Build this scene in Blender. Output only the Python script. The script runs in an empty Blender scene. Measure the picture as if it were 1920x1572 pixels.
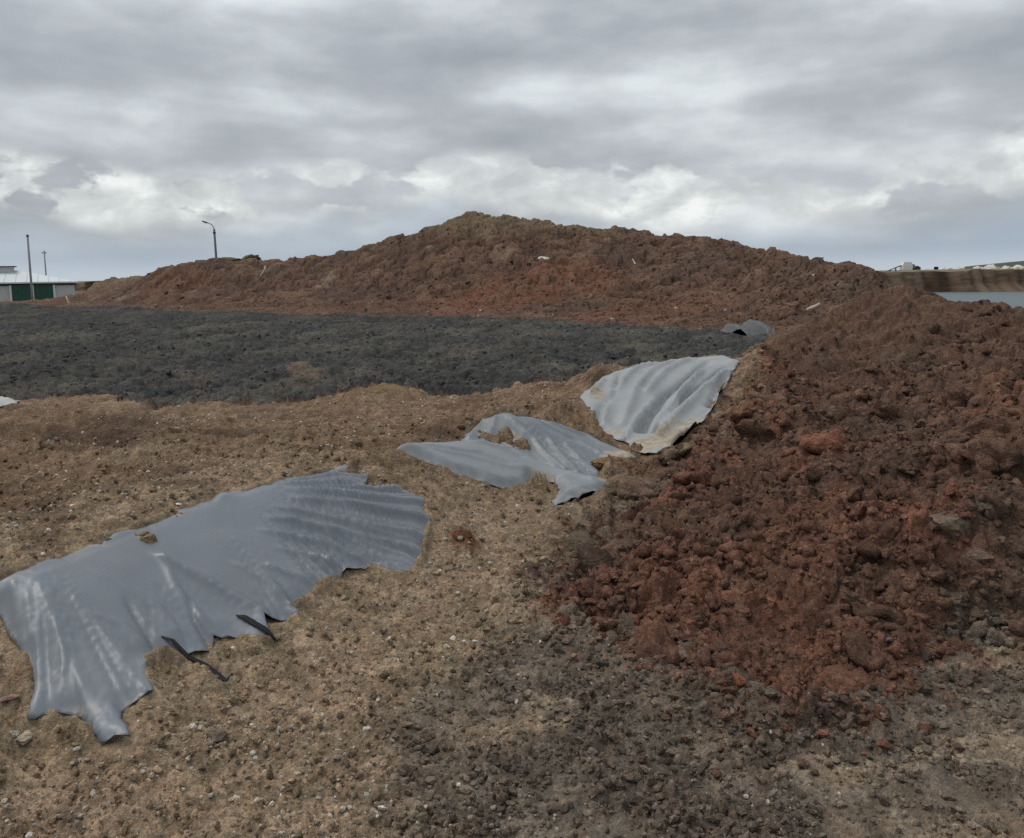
import bpy, bmesh, math, random
import numpy as np
from mathutils import Matrix, Vector
from mathutils.geometry import delaunay_2d_cdt

import time
T0 = time.time()


def tick(msg):
    print('T %6.1f %s' % (time.time() - T0, msg), flush=True)


random.seed(7)
RNG = np.random.default_rng(11)
SC = bpy.context.scene
COL = SC.collection

# ------------------------------------------------------------------ camera
F = 1507.0                      # focal length in photo pixels (photo 1920 x 1572)
CX, CY = 960.0, 697.0
EYE = 1.8
PITCH = math.atan(180.0 / F)
ROLL = math.radians(0.76)
cam_d = bpy.data.cameras.new('camera')
cam = bpy.data.objects.new('camera', cam_d)
COL.objects.link(cam)
cam_d.sensor_fit = 'HORIZONTAL'
cam_d.sensor_width = 36.0
cam_d.lens = F / 1920.0 * 36.0
cam_d.shift_y = -(786.0 - CY) / 1920.0
cam_d.clip_start = 0.05
cam_d.clip_end = 9000.0
CAMR = Matrix.Rotation(math.radians(90) - PITCH, 3, 'X') @ Matrix.Rotation(-ROLL, 3, 'Z')
cam.matrix_world = Matrix.Translation((0, 0, EYE)) @ CAMR.to_4x4()
SC.camera = cam
RM = np.array(CAMR)

# ------------------------------------------------------------------ sky, sun, exposure
SUN_EL, SUN_AZ = math.radians(58), math.radians(-65)      # azimuth from +Y towards +X
world = bpy.data.worlds.new('World')
SC.world = world
world.use_nodes = True
W = world.node_tree
W.nodes.clear()


class NT:
    """tiny node-tree helper"""
    def __init__(s, tree):
        s.t = tree

    def n(s, typ, **kw):
        nd = s.t.nodes.new(typ)
        for k, v in kw.items():
            if k.startswith('i_'):
                nd.inputs[k[2:].replace('_', ' ')].default_value = v
            else:
                setattr(nd, k, v)
        return nd

    def l(s, a, b):
        s.t.links.new(a, b)

    def val(s, sock, v):
        if hasattr(v, 'is_output'):
            s.l(v, sock)
        else:
            sock.default_value = v

    def math(s, op, a, b=0.0, c=None, clamp=False):
        nd = s.n('ShaderNodeMath', operation=op)
        nd.use_clamp = clamp
        s.val(nd.inputs[0], a)
        s.val(nd.inputs[1], b)
        if c is not None:
            s.val(nd.inputs[2], c)
        return nd.outputs[0]

    def vmath(s, op, a, b=None):
        nd = s.n('ShaderNodeVectorMath', operation=op)
        s.val(nd.inputs[0], a)
        if b is not None:
            s.val(nd.inputs[1], b)
        return nd.outputs[0]

    def mix(s, fac, a, b, blend='MIX'):
        nd = s.n('ShaderNodeMix', data_type='RGBA', blend_type=blend)
        s.val(nd.inputs[0], fac)
        s.val(nd.inputs[6], a)
        s.val(nd.inputs[7], b)
        return nd.outputs[2]

    def noise(s, vec, scale, detail=4, rough=0.5, dist=0.0, kind='FBM'):
        nd = s.n('ShaderNodeTexNoise')
        nd.noise_type = kind
        if vec is not None:
            s.l(vec, nd.inputs['Vector'])
        nd.inputs['Scale'].default_value = scale
        nd.inputs['Detail'].default_value = detail
        nd.inputs['Roughness'].default_value = rough
        nd.inputs['Distortion'].default_value = dist
        return nd.outputs['Fac']

    def ramp(s, fac, stops, interp='LINEAR'):
        nd = s.n('ShaderNodeValToRGB')
        cr = nd.color_ramp
        cr.interpolation = interp
        while len(cr.elements) < len(stops):
            cr.elements.new(0.5)
        for e, (p, c) in zip(cr.elements, stops):
            e.position = p
            e.color = c if len(c) == 4 else (*c, 1)
        s.l(fac, nd.inputs[0])
        return nd.outputs[0]

    def maprange(s, v, a, b, c, d, smooth=True):
        nd = s.n('ShaderNodeMapRange')
        nd.interpolation_type = 'SMOOTHSTEP' if smooth else 'LINEAR'
        s.val(nd.inputs[0], v)
        for i, q in enumerate((a, b, c, d)):
            nd.inputs[i + 1].default_value = q
        return nd.outputs[0]


def build_sky():
    t = NT(W)
    tc = t.n('ShaderNodeTexCoord')
    d = tc.outputs['Generated']
    sep = t.n('ShaderNodeSeparateXYZ')
    t.l(d, sep.inputs[0])
    z = t.math('MAXIMUM', sep.outputs[2], 0.0)
    d = t.vmath('NORMALIZE', d)
    # big slow masses of the deck, flattened as a low layer looks from below
    big = t.noise(t.vmath('ADD', t.vmath('MULTIPLY', d, (1, 1, 4.2)), SKY_A), 2.6, 3, 0.45, 0.15)
    mid = t.noise(t.vmath('ADD', t.vmath('MULTIPLY', d, (1, 1, 2.7)), SKY_B), 6.8, 6, 0.52, 0.1)
    soft = t.math('ADD', t.math('MULTIPLY', big, 0.55), t.math('MULTIPLY', mid, 0.45))
    deck = t.ramp(t.maprange(soft, 0.36, 0.64, 0, 1, False), [
        (0.0, (0.335, 0.366, 0.396)), (0.34, (0.410, 0.440, 0.470)),
        (0.60, (0.500, 0.535, 0.565)), (1.0, (0.720, 0.765, 0.785))])
    # the deck breaks up low over the horizon: bright cumulus edges between grey shreds
    dc = t.vmath('ADD', t.vmath('MULTIPLY', d, (1, 1, 1.9)), SKY_C)
    cum = t.noise(dc, 9.0, 7, 0.55, 0.1)
    shred = t.maprange(cum, 0.455, 0.525, 0, 1)
    zz = t.math('ADD', z, t.math('MULTIPLY', t.math('SUBTRACT', t.noise(dc, 3.4, 3, 0.5), 0.5), 0.15))
    band = t.math('MULTIPLY', t.maprange(zz, 0.060, 0.085, 0, 1), t.maprange(zz, 0.122, 0.152, 1, 0))
    lit = t.ramp(t.maprange(t.noise(dc, 15.0, 5, 0.55, 0.3), 0.35, 0.66, 0, 1, False), [(0, (0.52, 0.55, 0.56)), (0.5, (0.65, 0.685, 0.685)), (1, (0.90, 0.925, 0.91))])
    c = t.mix(t.math('MULTIPLY', t.math('MULTIPLY', band, shred), 0.9), deck, lit)
    # smooth blue-grey rain veil at the very bottom
    veil = t.maprange(zz, 0.025, 0.080, 0.85, 0.0)
    c = t.mix(veil, c, (0.345, 0.420, 0.510, 1))
    edge = t.maprange(z, 0.0, 0.030, 0.60, 0.0)
    c = t.mix(edge, c, (0.58, 0.645, 0.70, 1))
    sky = t.n('ShaderNodeTexSky')
    sky.sky_type = 'NISHITA'
    sky.sun_disc = False
    sky.sun_elevation = SUN_EL
    sky.sun_rotation = SUN_AZ
    sky.air_density = 1.2
    sky.dust_density = 2.0
    # overhead, out of view, the overcast is brightened to add light from above
    thin = t.n('ShaderNodeVectorMath', operation='SCALE')
    t.l(c, thin.inputs[0]); t.l(t.maprange(z, 0.28, 1.0, 1.0, 1.35), thin.inputs['Scale'])
    c = thin.outputs[0]
    nis = t.vmath('MULTIPLY', sky.outputs[0], (0.08, 0.08, 0.08))
    c = t.mix(0.94, nis, c)
    bg = t.n('ShaderNodeBackground')
    t.l(c, bg.inputs[0])
    bg.inputs[1].default_value = 1.0
    out = t.n('ShaderNodeOutputWorld')
    t.l(bg.outputs[0], out.inputs[0])


SKY_A, SKY_B, SKY_C = (27.5528, 9.4494, 2.3395), (14.3409, 29.4122, 7.8094), (26.2955, 39.4864, 2.8317)
build_sky()
sun_d = bpy.data.lights.new('sun', 'SUN')
sun_d.energy = 1.5
sun_d.angle = math.radians(30)
sun_d.color = (1.0, 0.96, 0.90)
sun = bpy.data.objects.new('sun', sun_d)
COL.objects.link(sun)
sdir = Vector((math.cos(SUN_EL) * math.sin(SUN_AZ), math.cos(SUN_EL) * math.cos(SUN_AZ), math.sin(SUN_EL)))
sun.rotation_euler = sdir.to_track_quat('Z', 'Y').to_euler()
sun.location = sdir * 60

SC.view_settings.view_transform = 'Standard'
SC.view_settings.look = 'None'
SC.view_settings.exposure = 0.10
SC.view_settings.gamma = 1.0
SC.view_settings.use_curve_mapping = False
SC.render.engine = 'CYCLES'
SC.cycles.use_denoising = False
SC.cycles.max_bounces = 5
SC.cycles.diffuse_bounces = 3
SC.cycles.glossy_bounces = 3


# ------------------------------------------------------------------ helpers: rays, noise
def ray(px, py):
    """direction (x/y, z/y) of the photo pixel in the world, y forward"""
    px = np.asarray(px, float)
    py = np.asarray(py, float)
    v = np.stack([(px - CX) / F, -(py - CY) / F, -np.ones_like(px)], -1)
    w = v @ RM.T
    return w[..., 0] / w[..., 1], w[..., 2] / w[..., 1]


def P(px, py, D=None, z=None):
    """world point on the ray of a pixel at forward distance D, or at height z"""
    a, b = ray(px, py)
    if D is None:
        D = (z - EYE) / b
    return (float(a * D), float(D), float(EYE + b * D))


def project(x, y, z):
    v = np.stack([x, y, z - EYE], -1) @ RM
    return CX - F * v[..., 0] / v[..., 2], CY + F * v[..., 1] / v[..., 2]


def hsh(ix, iy, seed):
    h = ix.astype(np.uint32) * np.uint32(374761393) + iy.astype(np.uint32) * np.uint32(668265263) + np.uint32((seed * 2654435761) & 0xFFFFFFFF)
    h = (h ^ (h >> np.uint32(13))) * np.uint32(1274126177)
    h = (h ^ (h >> np.uint32(16))) * np.uint32(2246822519)
    return h ^ (h >> np.uint32(15))


_GA = np.linspace(0, 2 * math.pi, 257)[:-1]
GTX = (np.cos(_GA) * 1.5).astype(np.float32); GTY = (np.sin(_GA) * 1.5).astype(np.float32)


def perlin(x, y, seed=0):
    x0 = np.floor(x); y0 = np.floor(y)
    fx = (x - x0).astype(np.float32); fy = (y - y0).astype(np.float32)
    ix = x0.astype(np.int32); iy = y0.astype(np.int32)
    u = fx * fx * fx * (fx * (fx * 6 - 15) + 10)
    v = fy * fy * fy * (fy * (fy * 6 - 15) + 10)

    def g(dx, dy):
        a = hsh(ix + dx, iy + dy, seed) >> np.uint32(24)
        return GTX[a] * (fx - dx) + GTY[a] * (fy - dy)
    n00, n10, n01, n11 = g(0, 0), g(1, 0), g(0, 1), g(1, 1)
    a = n00 + u * (n10 - n00)
    b = n01 + u * (n11 - n01)
    return a + v * (b - a)


def fbm(x, y, scale, octv=4, gain=0.5, seed=0, ridged=False):
    s = np.zeros(np.shape(x), np.float32); amp = 1.0; tot = 0.0; f = 1.0 / scale
    for o in range(octv):
        n = perlin(x * f + 17.3 * o, y * f - 9.1 * o, seed + o)
        s += amp * ((1 - 2 * np.abs(n)) if ridged else n)
        tot += amp; amp *= gain; f *= 2.03
    return s / tot


def clods(x, y, size, seed=0, fill=0.85, dome=False):
    """bumps of broken lumps: 0 between them, up to ~1 on top; also the lump's random id"""
    wx = x + 0.35 * size * perlin(x / size * 1.7, y / size * 1.7, seed + 50) + 0.15 * size * perlin(x / size * 4, y / size * 4, seed + 60)
    wy = y + 0.35 * size * perlin(x / size * 1.7 + 9, y / size * 1.7, seed + 51) + 0.15 * size * perlin(x / size * 4 + 5, y / size * 4, seed + 61)
    wx = wx / size; wy = wy / size
    gx = np.floor(wx); gy = np.floor(wy)
    fx = (wx - gx).astype(np.float32); fy = (wy - gy).astype(np.float32)
    gx = gx.astype(np.int32); gy = gy.astype(np.int32)
    best = np.zeros(x.shape, np.float32); bid = np.zeros(x.shape, np.float32)
    k = np.float32(1 / 1023.0)
    for dx in (-1, 0, 1):
        for dy in (-1, 0, 1):
            h = hsh(gx + dx, gy + dy, seed)
            h1 = (h & np.uint32(1023)).astype(np.float32) * k
            h2 = ((h >> np.uint32(10)) & np.uint32(1023)).astype(np.float32) * k
            h3 = ((h >> np.uint32(20)) & np.uint32(1023)).astype(np.float32) * k
            r = np.float32(.28) + np.float32(.55) * h3
            ax = (fx - (dx + np.float32(.1) + np.float32(.8) * h1)) / r; ay = (fy - (dy + np.float32(.1) + np.float32(.8) * h2)) / r
            e = np.float32(.35) + np.float32(.65) * h3
            d = np.sqrt(ax * ax + ay * ay)
            hh = np.minimum(np.sqrt(np.clip(1 - d * d, 0, 1)), .55 + .45 * h2) if dome else np.clip((1 - d) * (1.3 + 1.6 * h2), 0, 1)
            hh = hh * (1 + .45 * ((h1 - .5) * ax + (h2 - .5) * ay) * 2) * e * (h1 < fill)
            m = hh > best
            best = np.where(m, hh, best); bid = np.where(m, h2 * np.float32(.5) + h3 * np.float32(.5), bid)
    return best, bid


def sstep(a, b, x):
    t = np.clip((x - a) / (b - a), 0, 1)
    return t * t * (3 - 2 * t)


def in_poly(X, Y, poly):
    inside = np.zeros(X.shape, bool)
    n = len(poly)
    for i in range(n):
        x1, y1 = poly[i]; x2, y2 = poly[(i + 1) % n]
        c = ((y1 > Y) != (y2 > Y))
        if y2 != y1:
            inside ^= c & (X < (x2 - x1) * (Y - y1) / (y2 - y1) + x1)
    return inside


def poly_dist(X, Y, poly, closed=True):
    d = np.full(X.shape, 1e9)
    n = len(poly)
    for i in range(n if closed else n - 1):
        x1, y1 = poly[i]; x2, y2 = poly[(i + 1) % n]
        dx, dy = x2 - x1, y2 - y1
        t = np.clip(((X - x1) * dx + (Y - y1) * dy) / (dx * dx + dy * dy + 1e-12), 0, 1)
        d = np.minimum(d, (X - x1 - t * dx) ** 2 + (Y - y1 - t * dy) ** 2)
    return np.sqrt(d)


# ------------------------------------------------------------------ the lie of the land
ZS = -0.40                                   # level of the dark sludge
ctrl = []


def cz(z, *pts):
    for a, b in pts:
        ctrl.append(P(a, b, z=z))


def cd(*pts):
    for a, b, D in pts:
        ctrl.append(P(a, b, D=D))


def cw(*pts):                                # (column, distance, height)
    for a, D, z in pts:
        ctrl.append(((a - CX) / F * D, D, z))


# foreground, flat trodden loam
cz(0.0, (-500, 1572), (0, 1572), (400, 1572), (800, 1572), (1200, 1572), (1600, 1572), (1920, 1572), (2400, 1500),
   (400, 1394), (700, 1394), (1000, 1394), (1300, 1394), (620, 1250), (900, 1250), (1150, 1290), (820, 1130), (-300, 1420), (40, 1420),
   (-700, 1300), (1920, 1400))
cw((-600, 1.6, 0), (0, 1.2, 0), (960, 1.2, 0), (1900, 1.2, 0), (2600, 1.6, 0), (-2000, 2.0, 0), (3800, 2.0, 0.3))
# foot of the sheeted berm
cd((240, 1400, 2.85), (-60, 1180, 3.35), (60, 1370, 2.95), (400, 1230, 3.58), (550, 1165, 3.95), (790, 1085, 4.6), (1035, 955, 5.9), (1160, 910, 6.5),
   (870, 1010, 5.2), (1240, 855, 7.3), (700, 1080, 4.55))
# crest of the berm
cd((-250, 1180, 2.95), (0, 1076, 3.55), (100, 1040, 3.8), (240, 986, 4.2), (360, 940, 4.55), (480, 902, 4.92), (600, 880, 5.4), (740, 842, 6.3), (850, 828, 7.0),
   (900, 796, 7.5), (938, 766, 7.7), (1000, 780, 7.9), (1140, 692, 10.0), (1260, 676, 10.7), (1362, 668, 11.2), (1390, 688, 10.6))
cd((1000, 865, 7.0), (1090, 890, 6.8), (1180, 850, 7.6), (1100, 815, 8.2), (1120, 770, 8.6), (1200, 760, 9.0), (1290, 760, 8.8), (1250, 820, 8.0))
cd((930, 905, 6.35), (820, 930, 5.7))
# brown hollow behind the berm
cd((0, 960, 5.6), (150, 900, 6.3), (0, 870, 7.0), (-300, 900, 6.4), (350, 860, 7.2), (500, 850, 7.5), (300, 800, 8.9), (0, 800, 9.2), (560, 800, 8.9), (700, 805, 8.4), (800, 790, 8.9),
   (850, 780, 9.3), (-300, 790, 9.5), (0, 770, 11.5), (250, 785, 11.0), (450, 775, 11.0), (620, 770, 11.2), (800, 762, 11.6), (1000, 735, 11.3), (1080, 715, 11.0), (950, 755, 10.4))
cw((-300, 13.0, -0.35))
# sludge bed
for a, b in ((0, 720), (300, 720), (600, 720), (900, 700), (1100, 680), (0, 650), (400, 650), (800, 650), (1200, 650), (0, 600), (400, 610), (800, 620), (1200, 630), (-400, 700), (-500, 620), (1380, 640)):
    ctrl.append(P(a, b, z=ZS))
cw((1150, 15.5, ZS), (1280, 16.0, ZS), (1400, 18.5, ZS))
# far edge of the sludge = toe of the mound
for a, b in ((-300, 574), (0, 577), (200, 580), (400, 586), (560, 590), (720, 592), (880, 593), (1000, 599), (1100, 606), (1220, 613), (1330, 619)):
    ctrl.append(P(a, b, z=ZS))
ctrl.append(P(1445, 641, z=ZS + 0.05))
# the big mound: face and skyline
cd((880, 402, 64), (790, 430, 63), (700, 462, 63), (620, 476, 64), (560, 485, 66), (480, 487, 68), (410, 489, 69), (350, 490, 68), (300, 497, 68), (280, 520, 70), (960, 408, 64), (1040, 418, 63),
   (1140, 428, 62), (1220, 432, 61), (1310, 443, 59), (1400, 465, 55), (1480, 478, 51), (1550, 495, 47), (1600, 503, 45))
cd((880, 500, 54), (700, 520, 55), (560, 540, 57), (400, 545, 62), (1040, 510, 51), (1180, 520, 48), (1300, 530, 45), (1400, 550, 40), (1500, 530, 42), (1500, 560, 34), (1420, 590, 33.5), (1340, 590, 35.5))
cd((880, 445, 59), (1040, 455, 57), (1250, 480, 53), (720, 490, 59))
# back of the mound
cw((880, 74, 4.0), (1040, 73, 4.0), (1220, 70, 3.4), (700, 73, 2.2), (560, 76, 2.0), (1400, 66, 2.2), (1550, 56, 1.0), (400, 78, 1.0), (880, 90, -1.5), (1220, 86, -2), (560, 92, -2), (1400, 82, -3))
# left: low red bank and the tan flat behind it
cd((0, 563, 71), (-300, 562, 74), (60, 563, 71), (100, 563, 71), (138, 561, 71), (150, 547, 74), (200, 538, 76), (176, 522, 80), (220, 521, 80), (270, 519, 79))
cw((60, 80, -1.3), (110, 80, -1.3), (140, 80, -1.1), (-300, 90, -2.3), (40, 88, -2.2), (100, 88, -2.3), (200, 92, -2.0), (300, 94, -1.5))
# right heap of broken soil
cd((1320, 1330, 3.12), (1500, 1330, 3.1), (1640, 1330, 3.1), (1850, 1230, 3.5), (2100, 1200, 3.5), (1150, 1180, 3.9), (1010, 1130, 4.2))
cd((1150, 1050, 4.75), (1300, 1150, 3.85), (1500, 1150, 3.75), (1700, 1100, 3.8), (1900, 1050, 3.9), (1300, 1000, 4.85), (1500, 980, 4.5), (1700, 950, 4.45), (1900, 900, 4.55), (2300, 900, 4.3),
   (1200, 900, 6.4), (1350, 880, 6.0), (1500, 850, 5.7), (1700, 800, 6.2), (1900, 780, 6.2), (1350, 800, 7.5), (1450, 740, 9.4), (1600, 720, 10.2), (1800, 700, 10.0), (1430, 700, 12.2), (1550, 680, 14.5),
   (1700, 650, 16.0), (1900, 640, 13.5), (1480, 650, 21), (1560, 620, 24), (1600, 590, 28), (1700, 600, 22), (1800, 600, 19), (1900, 620, 15), (1650, 560, 32), (1560, 575, 32), (1480, 612, 28))
cd((1612, 505, 42), (1633, 513, 39), (1656, 520, 35.5), (1686, 531, 32), (1721, 550, 28), (1766, 562, 25), (1801, 572, 23), (1863, 574, 20), (1890, 588, 18), (1920, 600, 16), (2100, 620, 14), (2500, 640, 12))
# the quarry edge behind the heap
cw((1640, 54, -1.5), (1700, 40, -1.2), (1760, 31, -1.0), (1830, 28, -1.2), (1900, 24, -1.5), (2000, 21, -1.5), (2300, 18, -1.5), (2800, 16, -1.5),
   (1600, 66, -4), (1700, 52, -7), (1800, 40, -8), (1900, 34, -8), (2100, 28, -8), (2500, 26, -8), (3000, 24, -8), (1600, 75, -9.5), (1800, 60, -9.5), (2200, 45, -9.5), (3000, 40, -9.5))
CT = np.array(ctrl)
CU, CV, CZ = CT[:, 0] / CT[:, 1], np.log(CT[:, 1]), CT[:, 2]


def tpsk(r2):
    return 0.5 * r2 * np.log(r2 + 1e-12)


def tps_fit(lam=2e-4):
    n = len(CU)
    K = tpsk((CU[:, None] - CU) ** 2 + (CV[:, None] - CV) ** 2) + lam * np.eye(n)
    Pm = np.stack([np.ones(n), CU, CV], 1)
    A = np.block([[K, Pm], [Pm.T, np.zeros((3, 3))]])
    return np.linalg.solve(A, np.concatenate([CZ, np.zeros(3)]))


TW = tps_fit()


def tps_eval(U, V):
    sh = U.shape
    U = U.ravel(); V = V.ravel()
    out = np.empty_like(U)
    for i in range(0, len(U), 40000):
        u = U[i:i + 40000]; v = V[i:i + 40000]
        k = tpsk((u[:, None] - CU) ** 2 + (v[:, None] - CV) ** 2)
        out[i:i + 40000] = k @ TW[:-3] + TW[-3] + TW[-2] * u + TW[-1] * v
    return out.reshape(sh)


# lattice of the fitted land, read back by interpolation
LU = np.linspace(-1.9, 1.9, 420)
LV = np.linspace(math.log(0.7), math.log(420), 560)
LZ = tps_eval(*np.meshgrid(LU, LV, indexing='xy'))

SLUDGE = [P(a, b, z=ZS)[:2] for a, b in ((-700, 572), (0, 576), (200, 579), (400, 585), (560, 590), (720, 592), (880, 593), (1000, 599), (1100, 606), (1220, 613), (1330, 619), (1400, 632), (1446, 640), (1430, 655))]
SLUDGE += [((a - CX) / F * D, D) for a, D in ((1400, 20), (1300, 17.0), (1150, 14.9))]
SLUDGE += [P(a, b, z=ZS)[:2] for a, b in ((1050, 712), (1000, 722), (930, 742), (860, 748), (760, 752), (700, 756), (560, 760), (450, 768), (330, 775), (250, 772), (235, 752), (150, 748), (40, 752), (-100, 752), (-700, 745))]
SLUDGE_UV = [(x / y, math.log(y)) for x, y in SLUDGE]


def bilin(U, V, LZ=LZ):
    fu = np.clip((U - LU[0]) / (LU[1] - LU[0]), 0, len(LU) - 1.001)
    fv = np.clip((V - LV[0]) / (LV[1] - LV[0]), 0, len(LV) - 1.001)
    iu = fu.astype(int); iv = fv.astype(int)
    a = fu - iu; b = fv - iv
    return (LZ[iv, iu] * (1 - a) * (1 - b) + LZ[iv, iu + 1] * a * (1 - b) + LZ[iv + 1, iu] * (1 - a) * b + LZ[iv + 1, iu + 1] * a * b)


def sludge_sd_exact(x, y):
    """signed distance to the sludge's edge in (u, v): positive inside"""
    u = x / y; v = np.log(y)
    d = poly_dist(u, v, SLUDGE_UV)
    return np.where(in_poly(u, v, SLUDGE_UV), d, -d)


_LUm, _LVm = np.meshgrid(LU, LV, indexing='xy')
LS = sludge_sd_exact(_LUm * np.exp(_LVm), np.exp(_LVm))


def sludge_sd(x, y):
    return bilin(x / y, np.log(y), LS)


def base(x, y, sd=None):
    """smooth land, no clods"""
    x = np.asarray(x, float); y = np.asarray(y, float)
    yy = np.maximum(y, 0.75)
    u = x / yy; v = np.log(yy)
    z = bilin(np.clip(u, -1.89, 1.89), v)
    if sd is None:
        sd = sludge_sd(x, yy)
    m = sstep(-0.01, 0.05, sd)
    z = z * (1 - m) + (ZS + 0.04 * np.sin(x * 0.35) * np.cos(y * 0.3)) * m
    # beyond the fitted ground
    far = sstep(math.log(84), math.log(105), v)
    pit = sstep(0.30, 0.42, u + 0.02 * (v - 4.4))
    zo = -2.3 * (1 - pit) - 9.8 * pit
    z = z * (1 - far) + zo * far
    return np.maximum(z, -9.8)


def hit(px, py):
    """first point of the smooth land on the ray of a photo pixel"""
    a, b = ray(px, py)
    v = np.linspace(math.log(1.3), math.log(120), 2600)
    D = np.exp(v)
    dz = EYE + b * D - base(a * D, D)
    i = int(np.argmax(dz < 0))
    if dz[i] >= 0:
        i = len(D) - 1
    if i > 0:
        t = dz[i - 1] / (dz[i - 1] - dz[i] + 1e-9)
        d = D[i - 1] + t * (D[i] - D[i - 1])
    else:
        d = D[0]
    return float(a * d), float(d)


def hits(pts):
    out = []
    for q in pts:
        if len(q) == 3:                      # (column, None, distance): just behind a crest
            out.append(((q[0] - CX) / F * q[2], q[2]))
        else:
            out.append(hit(*q))
    return out


tick('materials')
# ------------------------------------------------------------------ materials
def new_mat(name):
    m = bpy.data.materials.new(name)
    m.use_nodes = True
    m.node_tree.nodes.clear()
    t = NT(m.node_tree)
    b = t.n('ShaderNodeBsdfPrincipled')
    o = t.n('ShaderNodeOutputMaterial')
    t.l(b.outputs[0], o.inputs[0])
    return m, t, b


def soil_material(name, source):
    """source: 'attr' reads the soil colour of each spot, 'object' the colour of the piece"""
    m, t, b = new_mat(name)
    geo = t.n('ShaderNodeNewGeometry')
    pos = geo.outputs['Position']
    if source == 'attr':
        a = t.n('ShaderNodeAttribute', attribute_name='soil')
        col = a.outputs['Color']
    else:
        oi = t.n('ShaderNodeObjectInfo')
        col = oi.outputs['Color']
    n1 = t.noise(pos, 7.0, 6, 0.68)
    n2 = t.noise(pos, 75.0, 4, 0.7)
    vo = t.n('ShaderNodeTexVoronoi', feature='F1')
    vo.inputs['Scale'].default_value = 42.0
    vo.inputs['Randomness'].default_value = 1.0
    jit = t.n('ShaderNodeTexNoise'); jit.inputs['Scale'].default_value = 60.0; jit.inputs['Detail'].default_value = 2.0
    t.l(pos, jit.inputs['Vector'])
    jv = t.n('ShaderNodeVectorMath', operation='MULTIPLY_ADD')
    t.l(jit.outputs['Color'], jv.inputs[0]); jv.inputs[1].default_value = (.03, .03, .03); t.l(pos, jv.inputs[2])
    t.l(jv.outputs[0], vo.inputs['Vector'])
    cell = t.n('ShaderNodeSeparateColor'); t.l(vo.outputs['Color'], cell.inputs[0])
    k = t.math('ADD', t.maprange(n1, 0.25, 0.75, -0.75, 0.75, False), t.maprange(n2, 0.25, 0.75, -0.50, 0.50, False))
    k = t.math('ADD', k, t.maprange(cell.outputs[0], 0, 1, -0.30, 0.30, False))
    k = t.math('POWER', 2.0, k)
    hue = t.mix(t.maprange(t.noise(pos, 11.0, 4, 0.6), 0.40, 0.66, 0, 0.5), col, t.vmath('MULTIPLY', col, (1.14, 0.97, 0.86)))
    sc = t.n('ShaderNodeVectorMath', operation='SCALE')
    t.l(hue, sc.inputs[0]); t.l(k, sc.inputs['Scale'])
    # single pale and dark grains
    pale = t.math('GREATER_THAN', cell.outputs[1], 0.94)
    c = t.mix(t.math('MULTIPLY', pale, 0.55), sc.outputs[0], t.vmath('MULTIPLY', col, (1.9, 1.85, 1.75)))
    t.l(c, b.inputs['Base Color'])
    b.inputs['Roughness'].default_value = 0.88
    b.inputs['Specular IOR Level'].default_value = 0.06
    h = t.math('ADD', t.math('MULTIPLY', t.noise(pos, 30.0, 5, 0.72), 0.035), t.math('MULTIPLY', vo.outputs['Distance'], -0.012))
    h = t.math('ADD', h, t.math('MULTIPLY', n2, 0.010))
    bp = t.n('ShaderNodeBump')
    bp.inputs['Strength'].default_value = 1.0
    bp.inputs['Distance'].default_value = 1.0
    t.l(h, bp.inputs['Height'])
    t.l(bp.outputs[0], b.inputs['Normal'])
    return m


M_SOIL = soil_material('broken_soil', 'attr')
M_CLOD = soil_material('soil_clod', 'object')


def plain_mat(name, color, rough=0.6, spec=0.4, metal=0.0, var=0.15, scale=3.0, bump=0.0, bscale=40.0):
    m, t, b = new_mat(name)
    geo = t.n('ShaderNodeNewGeometry')
    pos = geo.outputs['Position']
    n = t.noise(pos, scale, 5, 0.6)
    k = t.maprange(n, 0.3, 0.7, 1 - var, 1 + var, False)
    sc = t.n('ShaderNodeVectorMath', operation='SCALE')
    sc.inputs[0].default_value = color
    t.l(k, sc.inputs['Scale'])
    t.l(sc.outputs[0], b.inputs['Base Color'])
    b.inputs['Roughness'].default_value = rough
    b.inputs['Specular IOR Level'].default_value = spec
    b.inputs['Metallic'].default_value = metal
    if bump:
        bp = t.n('ShaderNodeBump')
        bp.inputs['Strength'].default_value = 0.6
        bp.inputs['Distance'].default_value = bump
        t.l(t.noise(pos, bscale, 4, 0.6), bp.inputs['Height'])
        t.l(bp.outputs[0], b.inputs['Normal'])
    return m


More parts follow.
